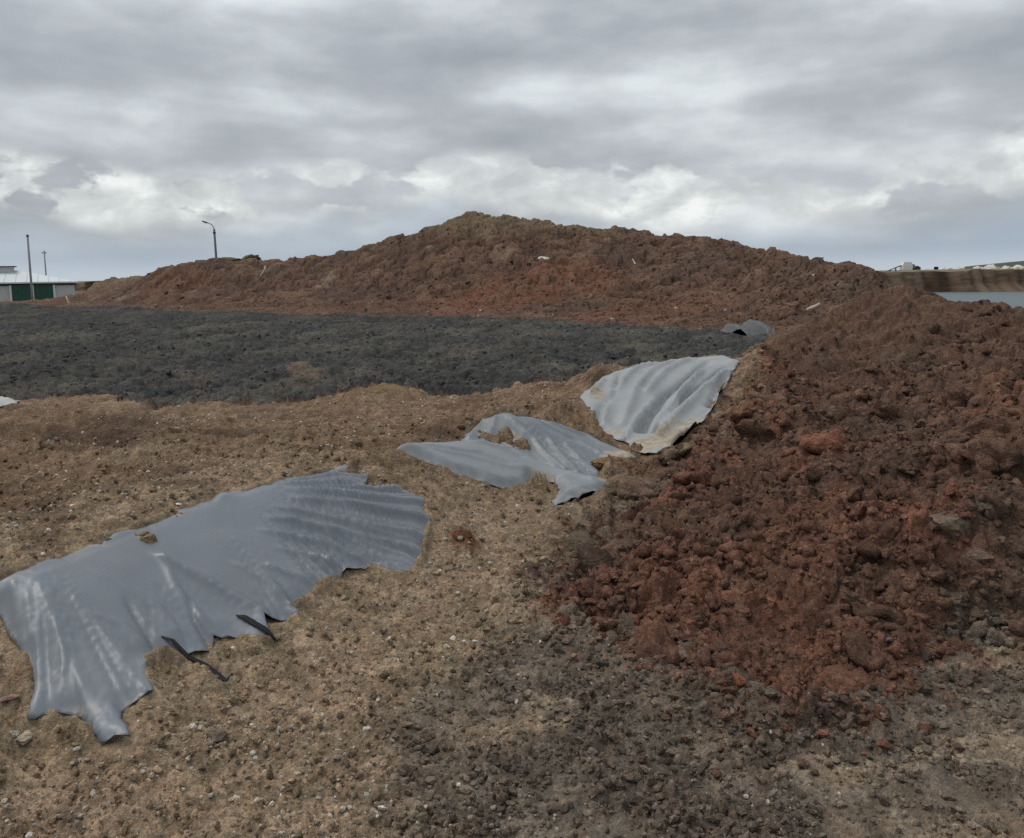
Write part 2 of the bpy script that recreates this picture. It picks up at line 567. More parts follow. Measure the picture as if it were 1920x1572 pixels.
def sheet_material(name, color, dust, rough):
    """grey polyethylene: satin film, dust in patches ('mud' attribute adds caked earth)"""
    m, t, b = new_mat(name)
    geo = t.n('ShaderNodeNewGeometry')
    pos = geo.outputs['Position']
    at = t.n('ShaderNodeAttribute', attribute_name='mud')
    mud = at.outputs['Fac']
    n = t.noise(pos, 2.2, 5, 0.6)
    fine = t.noise(pos, 45.0, 5, 0.65)
    k = t.maprange(n, 0.3, 0.7, 0.88, 1.12, False)
    sc = t.n('ShaderNodeVectorMath', operation='SCALE')
    sc.inputs[0].default_value = color
    t.l(k, sc.inputs['Scale'])
    dm = t.math('MULTIPLY', t.maprange(t.noise(pos, 2.6, 6, 0.6), 0.35, 0.75, 0.15, 0.9), dust)
    c = t.mix(dm, sc.outputs[0], (0.33, 0.31, 0.28, 1))
    mm = t.math('MULTIPLY', t.maprange(t.math('ADD', mud, t.math('MULTIPLY', t.math('SUBTRACT', fine, 0.5), 0.9)), 0.30, 0.85, 0, 1), 0.85)
    spl = t.math('MULTIPLY', t.maprange(t.noise(pos, 26.0, 4, 0.7), 0.63, 0.72, 0, 1), t.maprange(t.noise(pos, 1.7, 3, 0.5), 0.45, 0.62, 0, 0.7))
    mm = t.math('MAXIMUM', mm, spl)
    mcol = t.mix(t.maprange(t.noise(pos, 12.0, 5, 0.65), 0.35, 0.65, 0, 1), (0.24, 0.185, 0.125, 1), (0.40, 0.34, 0.25, 1))
    c = t.mix(mm, c, mcol)
    t.l(c, b.inputs['Base Color'])
    rr = t.math('ADD', rough, t.math('MULTIPLY', t.math('MAXIMUM', dm, mm), 0.35))
    t.l(rr, b.inputs['Roughness'])
    b.inputs['Specular IOR Level'].default_value = 0.5
    bp = t.n('ShaderNodeBump')
    bp.inputs['Strength'].default_value = 0.18
    bp.inputs['Distance'].default_value = 0.006
    cr = t.noise(pos, 3.6, 4, 0.55, 0.4, 'RIDGED_MULTIFRACTAL')
    t.l(t.math('ADD', t.math('MULTIPLY', cr, 0.55), t.math('MULTIPLY', fine, 0.12)), bp.inputs['Height'])
    t.l(bp.outputs[0], b.inputs['Normal'])
    return m


# ------------------------------------------------------------------ object helpers
def link_mesh(name, verts, faces, mat, parent=None, smooth=True):
    me = bpy.data.meshes.new(name)
    me.from_pydata([tuple(map(float, v)) for v in verts], [], [tuple(map(int, f)) for f in faces])
    if smooth:
        me.polygons.foreach_set('use_smooth', np.ones(len(me.polygons), bool))
    if mat:
        me.materials.append(mat)
    o = bpy.data.objects.new(name, me)
    COL.objects.link(o)
    if parent:
        o.parent = parent
    return o


def big_mesh(name, V, Q, mat, color=None):
    """quads from numpy arrays"""
    me = bpy.data.meshes.new(name)
    me.vertices.add(len(V)); me.vertices.foreach_set('co', np.ascontiguousarray(V, np.float32).ravel())
    n = Q.shape[1]
    me.loops.add(Q.size); me.loops.foreach_set('vertex_index', np.ascontiguousarray(Q, np.int32).ravel())
    me.polygons.add(len(Q)); me.polygons.foreach_set('loop_start', np.arange(0, Q.size, n, dtype=np.int32))
    me.polygons.foreach_set('use_smooth', np.ones(len(Q), bool))
    me.update(calc_edges=True)
    if color is not None:
        ca = me.attributes.new('soil', 'FLOAT_COLOR', 'POINT')
        c4 = np.ones((len(V), 4), np.float32); c4[:, :3] = color
        ca.data.foreach_set('color', c4.ravel())
    me.materials.append(mat)
    o = bpy.data.objects.new(name, me)
    COL.objects.link(o)
    return o


def tag(o, label=None, cat=None, group=None, kind=None):
    if label: o['label'] = label
    if cat: o['category'] = cat
    if group: o['group'] = group
    if kind: o['kind'] = kind
    return o


def empty(name, loc, rz=0.0):
    e = bpy.data.objects.new(name, None)
    COL.objects.link(e)
    e.location = loc
    e.rotation_euler = (0, 0, rz)
    e.empty_display_size = 0.2
    return e


class MB:
    """collects boxes and tubes into one mesh"""
    def __init__(s):
        s.v = []; s.f = []

    def box(s, x0, x1, y0, y1, z0, z1):
        b = len(s.v)
        s.v += [(x0, y0, z0), (x1, y0, z0), (x1, y1, z0), (x0, y1, z0), (x0, y0, z1), (x1, y0, z1), (x1, y1, z1), (x0, y1, z1)]
        s.f += [tuple(b + i for i in q) for q in ((0, 3, 2, 1), (4, 5, 6, 7), (0, 1, 5, 4), (1, 2, 6, 5), (2, 3, 7, 6), (3, 0, 4, 7))]
        return s

    def prism(s, prof, y0, y1):
        """profile in x,z pushed along y"""
        b = len(s.v); n = len(prof)
        s.v += [(x, y0, z) for x, z in prof] + [(x, y1, z) for x, z in prof]
        s.f += [tuple(b + i for i in range(n)), tuple(b + n + i for i in reversed(range(n)))]
        s.f += [(b + i, b + n + i, b + n + (i + 1) % n, b + (i + 1) % n) for i in range(n)]
        return s

    def tube(s, pts, rads, n=10):
        pts = [Vector(p) for p in pts]
        b = len(s.v)
        for i, p in enumerate(pts):
            d = (pts[min(i + 1, len(pts) - 1)] - pts[max(i - 1, 0)]).normalized()
            q = d.to_track_quat('Z', 'Y')
            for k in range(n):
                a = 2 * math.pi * k / n
                s.v.append(tuple(p + q @ Vector((math.cos(a) * rads[i], math.sin(a) * rads[i], 0))))
        for i in range(len(pts) - 1):
            for k in range(n):
                s.f.append((b + i * n + k, b + i * n + (k + 1) % n, b + (i + 1) * n + (k + 1) % n, b + (i + 1) * n + k))
        s.f.append(tuple(b + k for k in reversed(range(n))))
        e = b + (len(pts) - 1) * n
        s.f.append(tuple(e + k for k in range(n)))
        return s

    def build(s, name, mat, parent=None, smooth=False):
        return link_mesh(name, s.v, s.f, mat, parent, smooth)


# ------------------------------------------------------------------ outlines of the plastic sheets (photo pixels cast onto the land)
S1_PX = [(-70, 1108), (-60, 1150), (0, 1156), (12, 1185), (40, 1230), (50, 1290), (52, 1362), (66, 1362), (80, 1350), (110, 1341), (140, 1342), (165, 1365), (185, 1402), (246, 1398), (240, 1372), (228, 1345),
         (235, 1325), (262, 1312), (290, 1305), (276, 1270), (281, 1240), (312, 1225), (380, 1226), (397, 1216), (400, 1196), (430, 1195), (445, 1201), (505, 1206), (500, 1182), (496, 1167), (562, 1160), (546, 1142),
         (590, 1120), (602, 1100), (650, 1075), (700, 1069), (740, 1082), (776, 1080), (795, 1040), (808, 975), (790, 932), (750, 923), (700, 921), (682, 912), (692, 896), (640, 892), (664, 866),
         (600, 886), (545, 898), (480, 911), (430, 925), (330, 961), (240, 996), (170, 1021), (100, 1050), (50, 1067), (0, 1085)]
S2_PX = [(716, 848), (790, 836), (850, 832), (900, 836), (960, 848), (1000, 862), (1030, 876), (1055, 888), (1110, 902), (1162, 908), (1120, 927), (1085, 937), (1040, 955), (1032, 942), (1046, 925), (1038, 910),
         (1000, 906), (990, 914), (960, 917), (930, 913), (880, 897), (840, 883), (800, 866), (760, 853)]
S3_PX = [(864, 826), (882, 808), (905, 787), (935, 776), (965, 778), (1010, 786), (1050, 795), (1085, 808), (1120, 826), (1160, 846), (1195, 858), (1160, 868), (1128, 882), (1122, 908), (1090, 904), (1050, 896), (1012, 878), (975, 862), (930, 848), (895, 840), (872, 834)]
S4_PX = [(1084, 748), (1100, 731), (1130, 708), (1165, 693), (1200, 686), (1260, 678), (1310, 671), (1360, 669), (1388, 687), (1373, 702), (1357, 735), (1337, 770), (1312, 800), (1282, 826), (1245, 851), (1215, 854), (1184, 846),
         (1178, 832), (1150, 822), (1128, 806), (1112, 790), (1100, 772)]
S5_PX = [(1345, 622), (1368, 614), (1392, 608), (1414, 605), (1432, 615), (1460, 634), (1440, 636), (1402, 630), (1372, 627)]
S6_PX = [(-40, 750), (10, 746), (24, 754), (38, 757), (34, 767), (12, 768), (4, 774), (-40, 772)]


def densify(poly, step, jag, seed):
    """ragged edge: subdivide and jitter the outline"""
    r = np.random.default_rng(seed)
    out = []
    n = len(poly)
    for i in range(n):
        a = np.array(poly[i]); b = np.array(poly[(i + 1) % n])
        k = max(1, int(np.linalg.norm(b - a) / step))
        for j in range(k):
            p = a + (b - a) * j / k
            if j:
                p = p + r.normal(0, jag, 2)
            out.append((float(p[0]), float(p[1])))
    return out


SHEETS = {}
OUTLINE = {}
for key, px, step, jag in (('s1', S1_PX, 0.03, 0.004), ('s2', S2_PX, 0.04, 0.006), ('s3', S3_PX, 0.04, 0.006), ('s4', S4_PX, 0.06, 0.006), ('s5', S5_PX, 0.15, 0.02), ('s6', S6_PX, 0.08, 0.02)):
    if key == 's6':
        w = [P(a, b, z=ZS + 0.05)[:2] for a, b in px]
    else:
        w = hits(px)
    OUTLINE[key] = w
    SHEETS[key] = densify(w, step, jag, ord(key[1]))

# earth lying on the sheets: (pixel, radius x, radius y, height)
SPILL = [((948, 824), 22, 16, 0.05), ((978, 838), 20, 13, 0.05), ((925, 834), 18, 9, 0.04), ((275, 1016), 24, 8, 0.035), ((1152, 874), 18, 9, 0.03), ((1018, 914), 26, 11, 0.05), ((170, 1012), 60, 6, 0.02), ((300, 962), 50, 5, 0.02),
         ((1108, 790), 14, 26, 0.03), ((1192, 846), 14, 5, 0.03), ((905, 823), 20, 8, 0.025)]


tick('sheet surface')
# ------------------------------------------------------------------ sheet surface
S_FOLDS = {
    's1': [  # (polyline px), width m, height m
        ([(490, 908), (600, 902), (690, 897)], .022, .020), ([(500, 914), (640, 914), (745, 926)], .024, .022), ([(520, 924), (660, 936), (795, 946)], .026, .026),
        ([(530, 942), (670, 958), (806, 984)], .026, .028), ([(500, 958), (650, 985), (800, 1016)], .026, .026), ([(482, 978), (640, 1006), (790, 1044)], .03, .032),
        ([(470, 1000), (620, 1034), (770, 1076)], .026, .026), ([(500, 1032), (620, 1062), (690, 1082)], .024, .02), ([(480, 1062), (560, 1092), (640, 1120)], .024, .022), ([(425, 1056), (500, 1100), (562, 1158)], .03, .03),
        ([(276, 1040), (380, 1096), (492, 1160)], .035, .045), ([(300, 1038), (330, 1110), (400, 1200)], .03, .025), ([(150, 1066), (230, 1108), (300, 1150), (330, 1190)], .03, .02),
        ([(158, 1156), (230, 1180), (300, 1240)], .03, .02), ([(120, 1100), (170, 1170), (250, 1260), (285, 1305)], .035, .02),
        ([(60, 1080), (100, 1180), (150, 1300), (190, 1390)], .05, .03), ([(40, 1090), (62, 1180), (72, 1280), (60, 1355)], .035, .02), ([(20, 1085), (30, 1140), (45, 1210)], .03, .02),
        ([(90, 1090), (120, 1200), (110, 1335)], .04, .014), ([(205, 1320), (215, 1350), (240, 1396)], .03, .03),
        ([(110, 1050), (250, 1000), (430, 935)], .03, .012), ([(230, 1120), (262, 1172), (300, 1225)], -.02, .03), ([(350, 1120), (365, 1170), (395, 1210)], -.02, .03)],
    's2': [([(740, 846), (870, 868), (1010, 900)], .03, .02), ([(760, 843), (900, 862), (1050, 912)], .03, .024), ([(850, 834), (960, 856), (1110, 915)], .035, .03), ([(1000, 864), (1060, 890), (1150, 908)], .03, .02),
           ([(900, 845), (980, 872), (1060, 900)], -.025, .016)],
    's3': [([(940, 778), (1000, 830), (1060, 893)], .035, .05), ([(950, 778), (1030, 830), (1085, 897)], .03, .04), ([(960, 779), (1060, 840), (1120, 895)], .03, .034), ([(990, 785), (1080, 830), (1150, 868)], .03, .03),
           ([(1010, 787), (1100, 822), (1180, 856)], .03, .03), ([(930, 778), (925, 805), (915, 828)], .03, .03), ([(905, 788), (890, 812), (880, 826)], .03, .03), ([(970, 790), (1010, 828), (1040, 870)], -.025, .02)],
    's4': [([(1340, 676), (1290, 715), (1240, 750), (1200, 810)], -.05, .07), ([(1370, 690), (1320, 725), (1270, 755), (1222, 812)], -.05, .075), ([(1362, 706), (1345, 735), (1330, 765)], -.035, .05), ([(1330, 690), (1280, 738), (1240, 790)], .04, .05),
           ([(1376, 694), (1345, 715), (1300, 760), (1235, 830)], .05, .05), ([(1310, 674), (1250, 700), (1215, 740)], .04, .03), ([(1280, 677), (1225, 700), (1190, 740), (1170, 800)], .05, .03), ([(1250, 681), (1190, 700), (1150, 740), (1130, 790)], .04, .03),
           ([(1165, 700), (1150, 745), (1122, 790)], -.04, .04), ([(1382, 690), (1365, 730), (1330, 790), (1262, 838)], .04, .05), ([(1230, 745), (1195, 790), (1175, 826)], .03, .03), ([(1135, 712), (1108, 745)], .04, .03)],
    's5': [([(1385, 605), (1420, 633)], -.10, .22), ([(1400, 605), (1440, 634)], .10, .24), ([(1412, 606), (1455, 634)], -.09, .2), ([(1350, 613), (1390, 630)], .14, .2), ([(1340, 617), (1400, 620)], -.12, .2), ([(1420, 610), (1460, 632)], .08, .2)],
    's6': [([(0, 750), (30, 765)], .1, .05)],
}
FOLDW = {}
for k, fl in S_FOLDS.items():
    L = []
    for n_, (pl, w, h) in enumerate(fl):
        h = h * (1.6 if k == 's1' and n_ < 9 else 1.0)
        if k == 's6':
            q = [P(a, b, z=ZS + 0.05)[:2] for a, b in pl]
        else:
            q = hits(pl)
        L.append((q, abs(w), h if w > 0 else -h))
    FOLDW[k] = L
FOLD_GAIN = {'s1': .85, 's2': 1.1, 's3': 1.1, 's4': 1.9}
SHEET_LIFT = {'s1': .022, 's2': .065, 's3': .026, 's4': .03, 's5': .10, 's6': .07}

PLEATS = {}


def fan(key, apex, edge1, edge2, freq, amp, r0):
    """fine pleats fanning out of a point of the sheet, between two directions (all photo pixels)"""
    a = hit(*apex); e1 = hit(*edge1); e2 = hit(*edge2)
    t1 = math.degrees(math.atan2(e1[1] - a[1], e1[0] - a[0])); t2 = math.degrees(math.atan2(e2[1] - a[1], e2[0] - a[0]))
    PLEATS.setdefault(key, []).append((a[0], a[1], freq, amp, min(t1, t2), max(t1, t2), r0))


fan('s1', (440, 925), (700, 900), (590, 1110), 30, .026, .30)
fan('s1', (400, 960), (590, 1110), (520, 1180), 24, .013, .30)
fan('s1', (270, 1030), (540, 1150), (250, 1300), 22, .0085, .30)
fan('s1', (80, 1030), (300, 1290), (20, 1180), 26, .0075, .25)
fan('s2', (700, 835), (1160, 905), (930, 925), 60, .012, .5)
fan('s3', (930, 766), (1190, 858), (1040, 895), 34, .016, .3)
fan('s4', (1400, 665), (1240, 690), (1290, 820), 30, .030, .6)
fan('s4', (1230, 672), (1110, 720), (1180, 830), 26, .020, .5)


def sheet_z(key, x, y):
    z = base(x, y) + SHEET_LIFT[key]
    sc = 2.5 if key in ('s5', 's6') else 1.0
    for q, w, h in FOLDW[key]:
        n = len(q)
        d = np.full(x.shape, 1e9); tt = np.zeros(x.shape)
        for i in range(n - 1):
            x1, y1 = q[i]; x2, y2 = q[i + 1]
            dx, dy = x2 - x1, y2 - y1
            t = np.clip(((x - x1) * dx + (y - y1) * dy) / (dx * dx + dy * dy + 1e-12), 0, 1)
            dd = (x - x1 - t * dx) ** 2 + (y - y1 - t * dy) ** 2
            m = dd < d
            d = np.where(m, dd, d); tt = np.where(m, (i + t) / (n - 1), tt)
        ww = w * (0.55 + 0.75 * tt) * (1 + 0.25 * perlin(x * 4, y * 4, 5))
        prof = 1.3 * np.exp(-np.sqrt(d + 1e-6) * 1.7 / ww)          # creased, not rounded
        rnd = np.exp(-d / (ww * ww))
        z = z + FOLD_GAIN.get(key, 1) * h * (0.5 * prof + 0.6 * rnd) * sstep(0, 0.2, tt) * (0.65 + 0.35 * tt)
    for ax, ay, freq, amp, a0, a1, r0 in PLEATS.get(key, ()):
        dx = x - ax; dy = y - ay
        rad = np.hypot(dx, dy); ang = np.degrees(np.arctan2(dy, dx))
        win = sstep(a0 - 6, a0 + 6, ang) * sstep(a1 + 6, a1 - 6, ang) * sstep(r0 * .3, r0, rad)
        n = perlin(ang * freq / 57.3 + .25 * perlin(x * 2.2, y * 2.2, 41), rad * .55, 43)
        n2 = perlin(ang * freq * 2.1 / 57.3 + .3 * perlin(x * 3, y * 3, 45), rad * .9, 47)
        z = z + .8 * amp * win * ((1 - 2.6 * np.sqrt(n * n + .004)) + .35 * (1 - 2.6 * np.sqrt(n2 * n2 + .02))) * np.minimum(1, rad / (r0 * 2.5))
    kx = fbm(x, y, .42 * sc, 2, .5, 51); kd = np.abs(kx + .25 * perlin(x * 1.7, y * 1.7, 53))
    z = z + sc * .007 * np.exp(-kd * 16) * sstep(-.2, .4, perlin(x * 1.3, y * 1.3, 55))
    z = z + sc * 0.012 * fbm(x, y, 0.5 * sc, 2, 0.45, 31) + sc * 0.0016 * fbm(x, y, 0.16 * sc, 1, 0.5, 37)
    return z


tick('terrain grid')
# ------------------------------------------------------------------ terrain grid
fine = np.arange(-0.72, 0.7201, 0.00168)
side = 0.72 + (np.linspace(0, 1, 50)[1:] ** 1.6) * 1.1
GU = np.concatenate([-side[::-1], fine, side])
rows = [math.log(1.0)]
while rows[-1] < math.log(345):
    D = math.exp(rows[-1])
    if D < 2.1: dv = 0.012
    elif D < 6: dv = 0.0028
    elif D < 14: dv = 0.0044
    elif D < 32: dv = 0.0038
    elif D < 70: dv = 0.0029
    elif D < 85: dv = 0.008
    else: dv = 0.06
    rows.append(rows[-1] + dv)
GV = np.array(rows)
U, V = np.meshgrid(GU, GV, indexing='xy')
Y = np.exp(V); X = U * Y
# wobble so that no row of vertices lines up
X = X + 0.0004 * Y * perlin(U * 900, V * 400, 3)
SD = sludge_sd_exact(X, Y)
Z0 = base(X, Y, SD)
print('grid', X.shape, X.size)

HEAP_PX = [(1000, 1132), (985, 1085), (1045, 1010), (1080, 962), (1160, 912), (1185, 872), (1255, 852), (1315, 805), (1362, 742), (1394, 692), (1425, 668), (1452, 645)]
heap_w = hits(HEAP_PX) + [P(1470, 622, D=27)[:2], P(1500, 600, D=29)[:2], P(1560, 585, D=31)[:2], P(1660, 540, D=33)[:2], (26, 33), (60, 33), (60, 20), (20, 3.0)] + \
    hits([(2300, 1230), (1900, 1215), (1840, 1200), (1730, 1250), (1660, 1335), (1500, 1350), (1330, 1312), (1230, 1245), (1150, 1195)])
HEAP_UV = [(x / y, math.log(y)) for x, y in heap_w]
wu = U + 0.010 * perlin(U * 30, V * 22, 71) + 0.006 * perlin(U * 90, V * 70, 72)
wv = V + 0.012 * perlin(U * 30 + 7, V * 22, 73) + 0.006 * perlin(U * 90, V * 70 + 3, 74)
hd = poly_dist(wu, wv, HEAP_UV)
HS = np.where(in_poly(wu, wv, HEAP_UV), hd, -hd)
heap = sstep(-0.02, 0.05, HS)
SDw = SD + 0.030 * perlin(U * 24, V * 18, 84) * sstep(30, 17, Y) + 0.012 * perlin(U * 40, V * 30, 81) * sstep(60, 20, Y) + 0.010 * perlin(U * 130, V * 100, 82) * sstep(60, 20, Y) + 0.002 * perlin(U * 200, V * 400, 83)
sludge = sstep(-0.004, 0.006, SDw)
toe = np.interp(U[0], *zip(*sorted((P(a, b, z=ZS)[0] / P(a, b, z=ZS)[1], math.log(P(a, b, z=ZS)[1])) for a, b in
                                   ((-700, 572), (0, 576), (200, 579), (400, 585), (560, 590), (720, 592), (880, 593), (1000, 599), (1100, 606), (1220, 613), (1330, 619), (1450, 640)))))[None, :]
mound = np.maximum(sstep(-0.02, 0.0, V - np.where(U > 0.31, math.log(31), toe)), sstep(22, 26, Y)) * (1 - sludge)
mound = np.maximum(mound, heap * 0)
mound = mound * (1 - heap * sstep(33, 31, Y))
heap = np.maximum(heap, sstep(.285, .30, U) * sstep(10.8, 11.6, Y) * (Y < 33)) * (1 - sludge) * (1 - mound)


def blob(px, py, rx, ry, soft=False):
    """soft patch on the land round the spot a pixel shows"""
    x, y = hit(px, py)
    u0, v0 = x / y, math.log(y)
    v1 = math.log(hit(px, py - ry * 0.5)[1]); v2 = math.log(hit(px, py + ry * 0.5)[1])
    rv = max(abs(v1 - v2), 0.01); ru = rx / F
    j0, j1 = np.searchsorted(GU, (u0 - 1.8 * ru, u0 + 1.8 * ru)); i0, i1 = np.searchsorted(GV, (v0 - 1.8 * rv, v0 + 1.8 * rv))
    o = np.zeros(X.shape, np.float32)
    if j1 <= j0 or i1 <= i0:
        return o
    us, vs = U[i0:i1, j0:j1], V[i0:i1, j0:j1]
    du = (us - u0) / ru; dv = (vs - v0) / rv
    d = np.sqrt(du * du + dv * dv) + 0.35 * perlin(us * 1.1 / ru, vs * 1.1 / rv, 91) + 0.18 * perlin(us * 4 / ru, vs * 4 / rv, 92)
    o[i0:i1, j0:j1] = sstep(1.35, 0.0, d) if soft else sstep(1.15, 0.55, d)
    return o


def on(mask, fn, *args, **kw):
    """evaluate a noise only where it is needed"""
    r = fn(X[mask], Y[mask], *args, **kw)
    if isinstance(r, tuple):
        outs = []
        for q in r:
            o = np.zeros(X.shape, np.float32); o[mask] = q; outs.append(o)
        return outs
    o = np.zeros(X.shape, np.float32); o[mask] = r
    return o


tick('clod relief')
# clod relief -------------------------------------------------------
far_ok = Y < 97
ON_H = (heap > 0); ON_M = (mound > 0) & far_ok; ON_S = (sludge > 0); ON_G = (np.clip(1 - heap - sludge - mound, 0, 1) > 0) & far_ok
ON_N = (Y < 40) & far_ok
near = sstep(16, 7, Y)
mid = sstep(4, 8, Y)
disp = np.zeros_like(X)
idv = np.zeros_like(X)
c1, i1 = on(far_ok, clods, 0.34, 1, .85, True)
c2, i2 = on(ON_N, clods, 0.15, 2)
c3, i3 = on(Y < 14, clods, 0.065, 3)
c4, i4 = on(Y < 7, clods, 0.030, 4)
f1 = on(ON_H | ON_G, fbm, 0.8, 4, 0.55, 20)
f2 = on(far_ok & ~(sludge > .99), fbm, 0.16, 4, 0.6, 24)
f0 = on(ON_G, fbm, 3.2, 3, 0.5, 40)
# small crumbs: crisp, ridged grains where a pixel can show them
g1 = on(Y < 9, fbm, 0.045, 3, 0.65, 33)
crumb = sstep(-0.25, 0.35, on(ON_G, fbm, 0.55, 3, 0.5, 44))
h6, i6 = on(ON_H, clods, 0.75, 8, .7, True)
hr = on(ON_H, fbm, 1.5, 3, .55, 68, ridged=True)
d_heap = 0.11 * f1 + (0.11 + .06 * mid) * h6 + (0.07 + .04 * mid) * hr + (0.075 + .045 * mid) * c1 + 0.048 * c2 * sstep(15, 8, Y) + 0.028 * c3 * sstep(8, 5, Y) + 0.009 * c4 * sstep(5, 3.6, Y) + 0.022 * f2 * sstep(12, 6, Y) + 0.010 * g1 * sstep(6, 4, Y)
d_grey = 0.020 * f1 + (0.006 + 0.026 * crumb) * c2 + (0.010 + 0.018 * crumb) * c3 + 0.010 * c4 + 0.012 * f2 + 0.008 * g1
d_sand = 0.020 * f1 + 0.012 * c2 * crumb + 0.016 * c3 + 0.013 * c4 + 0.010 * f2 + 0.009 * g1
# rougher hollow behind the berm
hol = sstep(4.4, 6.2, Y - 3.5 * np.clip(U + 0.3, 0, 1)) * (U < 0.25)
d_sand = d_sand + hol * (0.06 * f1 + 0.10 * f0 + 0.10 * on(ON_G, fbm, 1.7, 3, .5, 69, ridged=True) - .11 + 0.04 * c1 + 0.03 * c2)
cb, ib = on(ON_M, clods, 1.5, 5, .8, True)
cm, im = on(ON_M | ON_S, clods, 0.62, 6, .85, True)
fm = on(ON_M, fbm, 4.5, 5, 0.55, 60)
cs1, is1 = on(ON_S, clods, 0.42, 9, .8)
d_sl = 0.13 * cm + 0.13 * cs1 + 0.05 * c1 + 0.05 * c2 * sstep(18, 13, Y) + 0.04 * on(ON_S, fbm, 1.6, 3, 0.5, 64)
d_mo = 0.40 * fm + 0.44 * cb + 0.28 * cm + 0.06 * c1 + 0.10 * on(ON_M, fbm, 0.9, 3, 0.6, 66)
mo_edge = sstep(0.0, 0.10, V - toe)
d_heap -= d_heap[ON_H].mean() + .04; d_mo -= d_mo[ON_M].mean() + .18; d_sl -= d_sl[ON_S].mean(); d_grey -= .02; d_sand -= .008
d_mo = d_mo * (0.35 + 0.65 * mo_edge) * np.clip(.35 + (Z0 - ZS) / 3.5, .35, 1.0)
greyness = sstep(0.60, 0.95, (U + 0.30 + 0.08 * f0) * 2.2 + sstep(4.2, 3.0, Y) * 0.5) * sstep(8, 4.5, Y)
rest = np.clip(1 - heap - sludge - mound, 0, 1)
big_heap = 1 + 0.5 * sstep(5, 12, Y)
trod = sstep(.02, .30, on(ON_G, fbm, 0.9, 3, .5, 77)) * greyness * sstep(4.6, 3.8, Y)
d_grey = d_grey * (1 - .75 * trod) + trod * (.010 * f1 + .004 * f2 - .012)
disp = heap * d_heap * big_heap + sludge * d_sl + mound * d_mo + rest * (greyness * d_grey + (1 - greyness) * d_sand)
far_flat = sstep(95, 80, Y)
disp *= far_flat

tick('local mounds:')
# local mounds: lumps on the far side of the berm, pits in the heap ----
for px, py, rx, ry, h in ((700, 745, 80, 34, .22), (150, 768, 110, 22, .07), (1150, 882, 40, 30, .07), (870, 1020, 36, 26, .05), (1590, 690, 60, 30, -.18), (1530, 660, 90, 26, .15), (1850, 700, 60, 26, .12),
                          (1480, 990, 40, 40, -.07), (1650, 1090, 60, 30, -.08), (1540, 840, 80, 50, .10), (1350, 1250, 46, 30, .06), (1820, 960, 80, 50, .06), (1560, 1310, 130, 50, .10), (1060, 960, 40, 20, .05),
                          (1060, 1190, 90, 40, .03), (1130, 695, 26, 10, .10), (1000, 730, 90, 14, .10), (1480, 642, 60, 18, .22), (1560, 612, 80, 16, .28), (1620, 572, 80, 14, .30), (1430, 690, 40, 14, .12), (1700, 592, 70, 16, .2), (1650, 640, 90, 20, -.2), (1540, 700, 70, 24, -.15), (1760, 640, 80, 20, .14), (150, 805, 190, 18, -.22), (150, 785, 200, 8, .10), (340, 850, 150, 14, .12), (200, 888, 170, 12, -.08), (540, 830, 130, 14, .10), (70, 845, 130, 14, .08), (430, 802, 110, 12, -.10), (60, 950, 90, 14, -.05), (620, 800, 90, 10, .07)):
    b = blob(px, py, rx, ry, True)
    disp += b * h * (1 + 0.5 * f2)

tick('the sheets the earth')
# under the sheets the earth lies smooth; at spots it lies on top -------
spill = np.zeros_like(X); spill_h = np.zeros_like(X)
for (px, py), rx, ry, h in SPILL:
    b = blob(px, py, rx, ry)
    b = b * sstep(-0.35, 0.2, f2 * 0.8 + c3 - 0.25 + 0.6 * (b > 0.8))
    spill = np.maximum(spill, b); spill_h = np.maximum(spill_h, b * h)
under = np.zeros_like(X)
for k in SHEETS:
    poly = OUTLINE[k]
    pa = np.array(poly)
    m = (X > pa[:, 0].min() - .4) & (X < pa[:, 0].max() + .4) & (Y > pa[:, 1].min() - .4) & (Y < pa[:, 1].max() + .4)
    xs, ys = X[m], Y[m]
    d = poly_dist(xs, ys, poly)
    ins = in_poly(xs, ys, poly)
    s = np.where(ins, d, -d)
    wdt = 0.06 if k in ('s1', 's2', 's3', 's4') else 0.2
    w = sstep(-wdt, wdt * 0.4, s)
    zz = disp[m] * (1 - w) - w * 0.012 - .10 * sstep(.03, .22, s) * (1 - np.clip(spill[m] * 3, 0, 1))
    if k in ('s1', 's2', 's3', 's4'):
        # earth banked up against and over the sheet's edge here and there
        bank = sstep(0.05, 0.0, np.abs(s - 0.005)) * sstep(-0.25, 0.35, perlin(xs * 3.1, ys * 3.1, 101) + 0.3 * perlin(xs * 11, ys * 11, 102))
        zz = zz + bank * 0.045
        top = sheet_z(k, xs, ys) - Z0[m]
        sp = spill[m] * ins
        zz = np.where(sp > 0.08, np.maximum(zz, top - 0.02 + spill_h[m] * (0.6 + 0.8 * c3[m]) + 0.012 * f2[m]), zz)
    disp[m] = zz
    under[m] = np.maximum(under[m], w * (1 - (spill[m] > 0.08)))

Z = Z0 + disp
tick('lumps overhang')
# lumps overhang a little: push the ground sideways too
lat = (heap * 0.06 * sstep(20, 8, Y) + mound * 0.22 + sludge * 0.03 + rest * 0.012) * far_flat * (1 - under)
XX = X + lat * on(far_ok, fbm, 0.22, 3, 0.6, 120) * np.where(mound > 0.5, 1.2, 1.0)
YY = Y + lat * on(far_ok, fbm, 0.22, 3, 0.6, 124)

tick('soil colours')
# soil colours -------------------------------------------------------
def C(r, g, b): return np.array([r, g, b])


SAND = C(.345, .258, .178); OLIVE = C(.295, .228, .152); GREY = C(.185, .152, .120); RED = C(.190, .094, .065); BROWN = C(.148, .090, .064)
DARKB = C(.098, .070, .055); SLUD = C(.062, .062, .060); SLUDB = C(.125, .116, .096); MOUNDB = C(.124, .078, .056); MOUNDT = C(.160, .122, .082); TAN = C(.36, .285, .205)


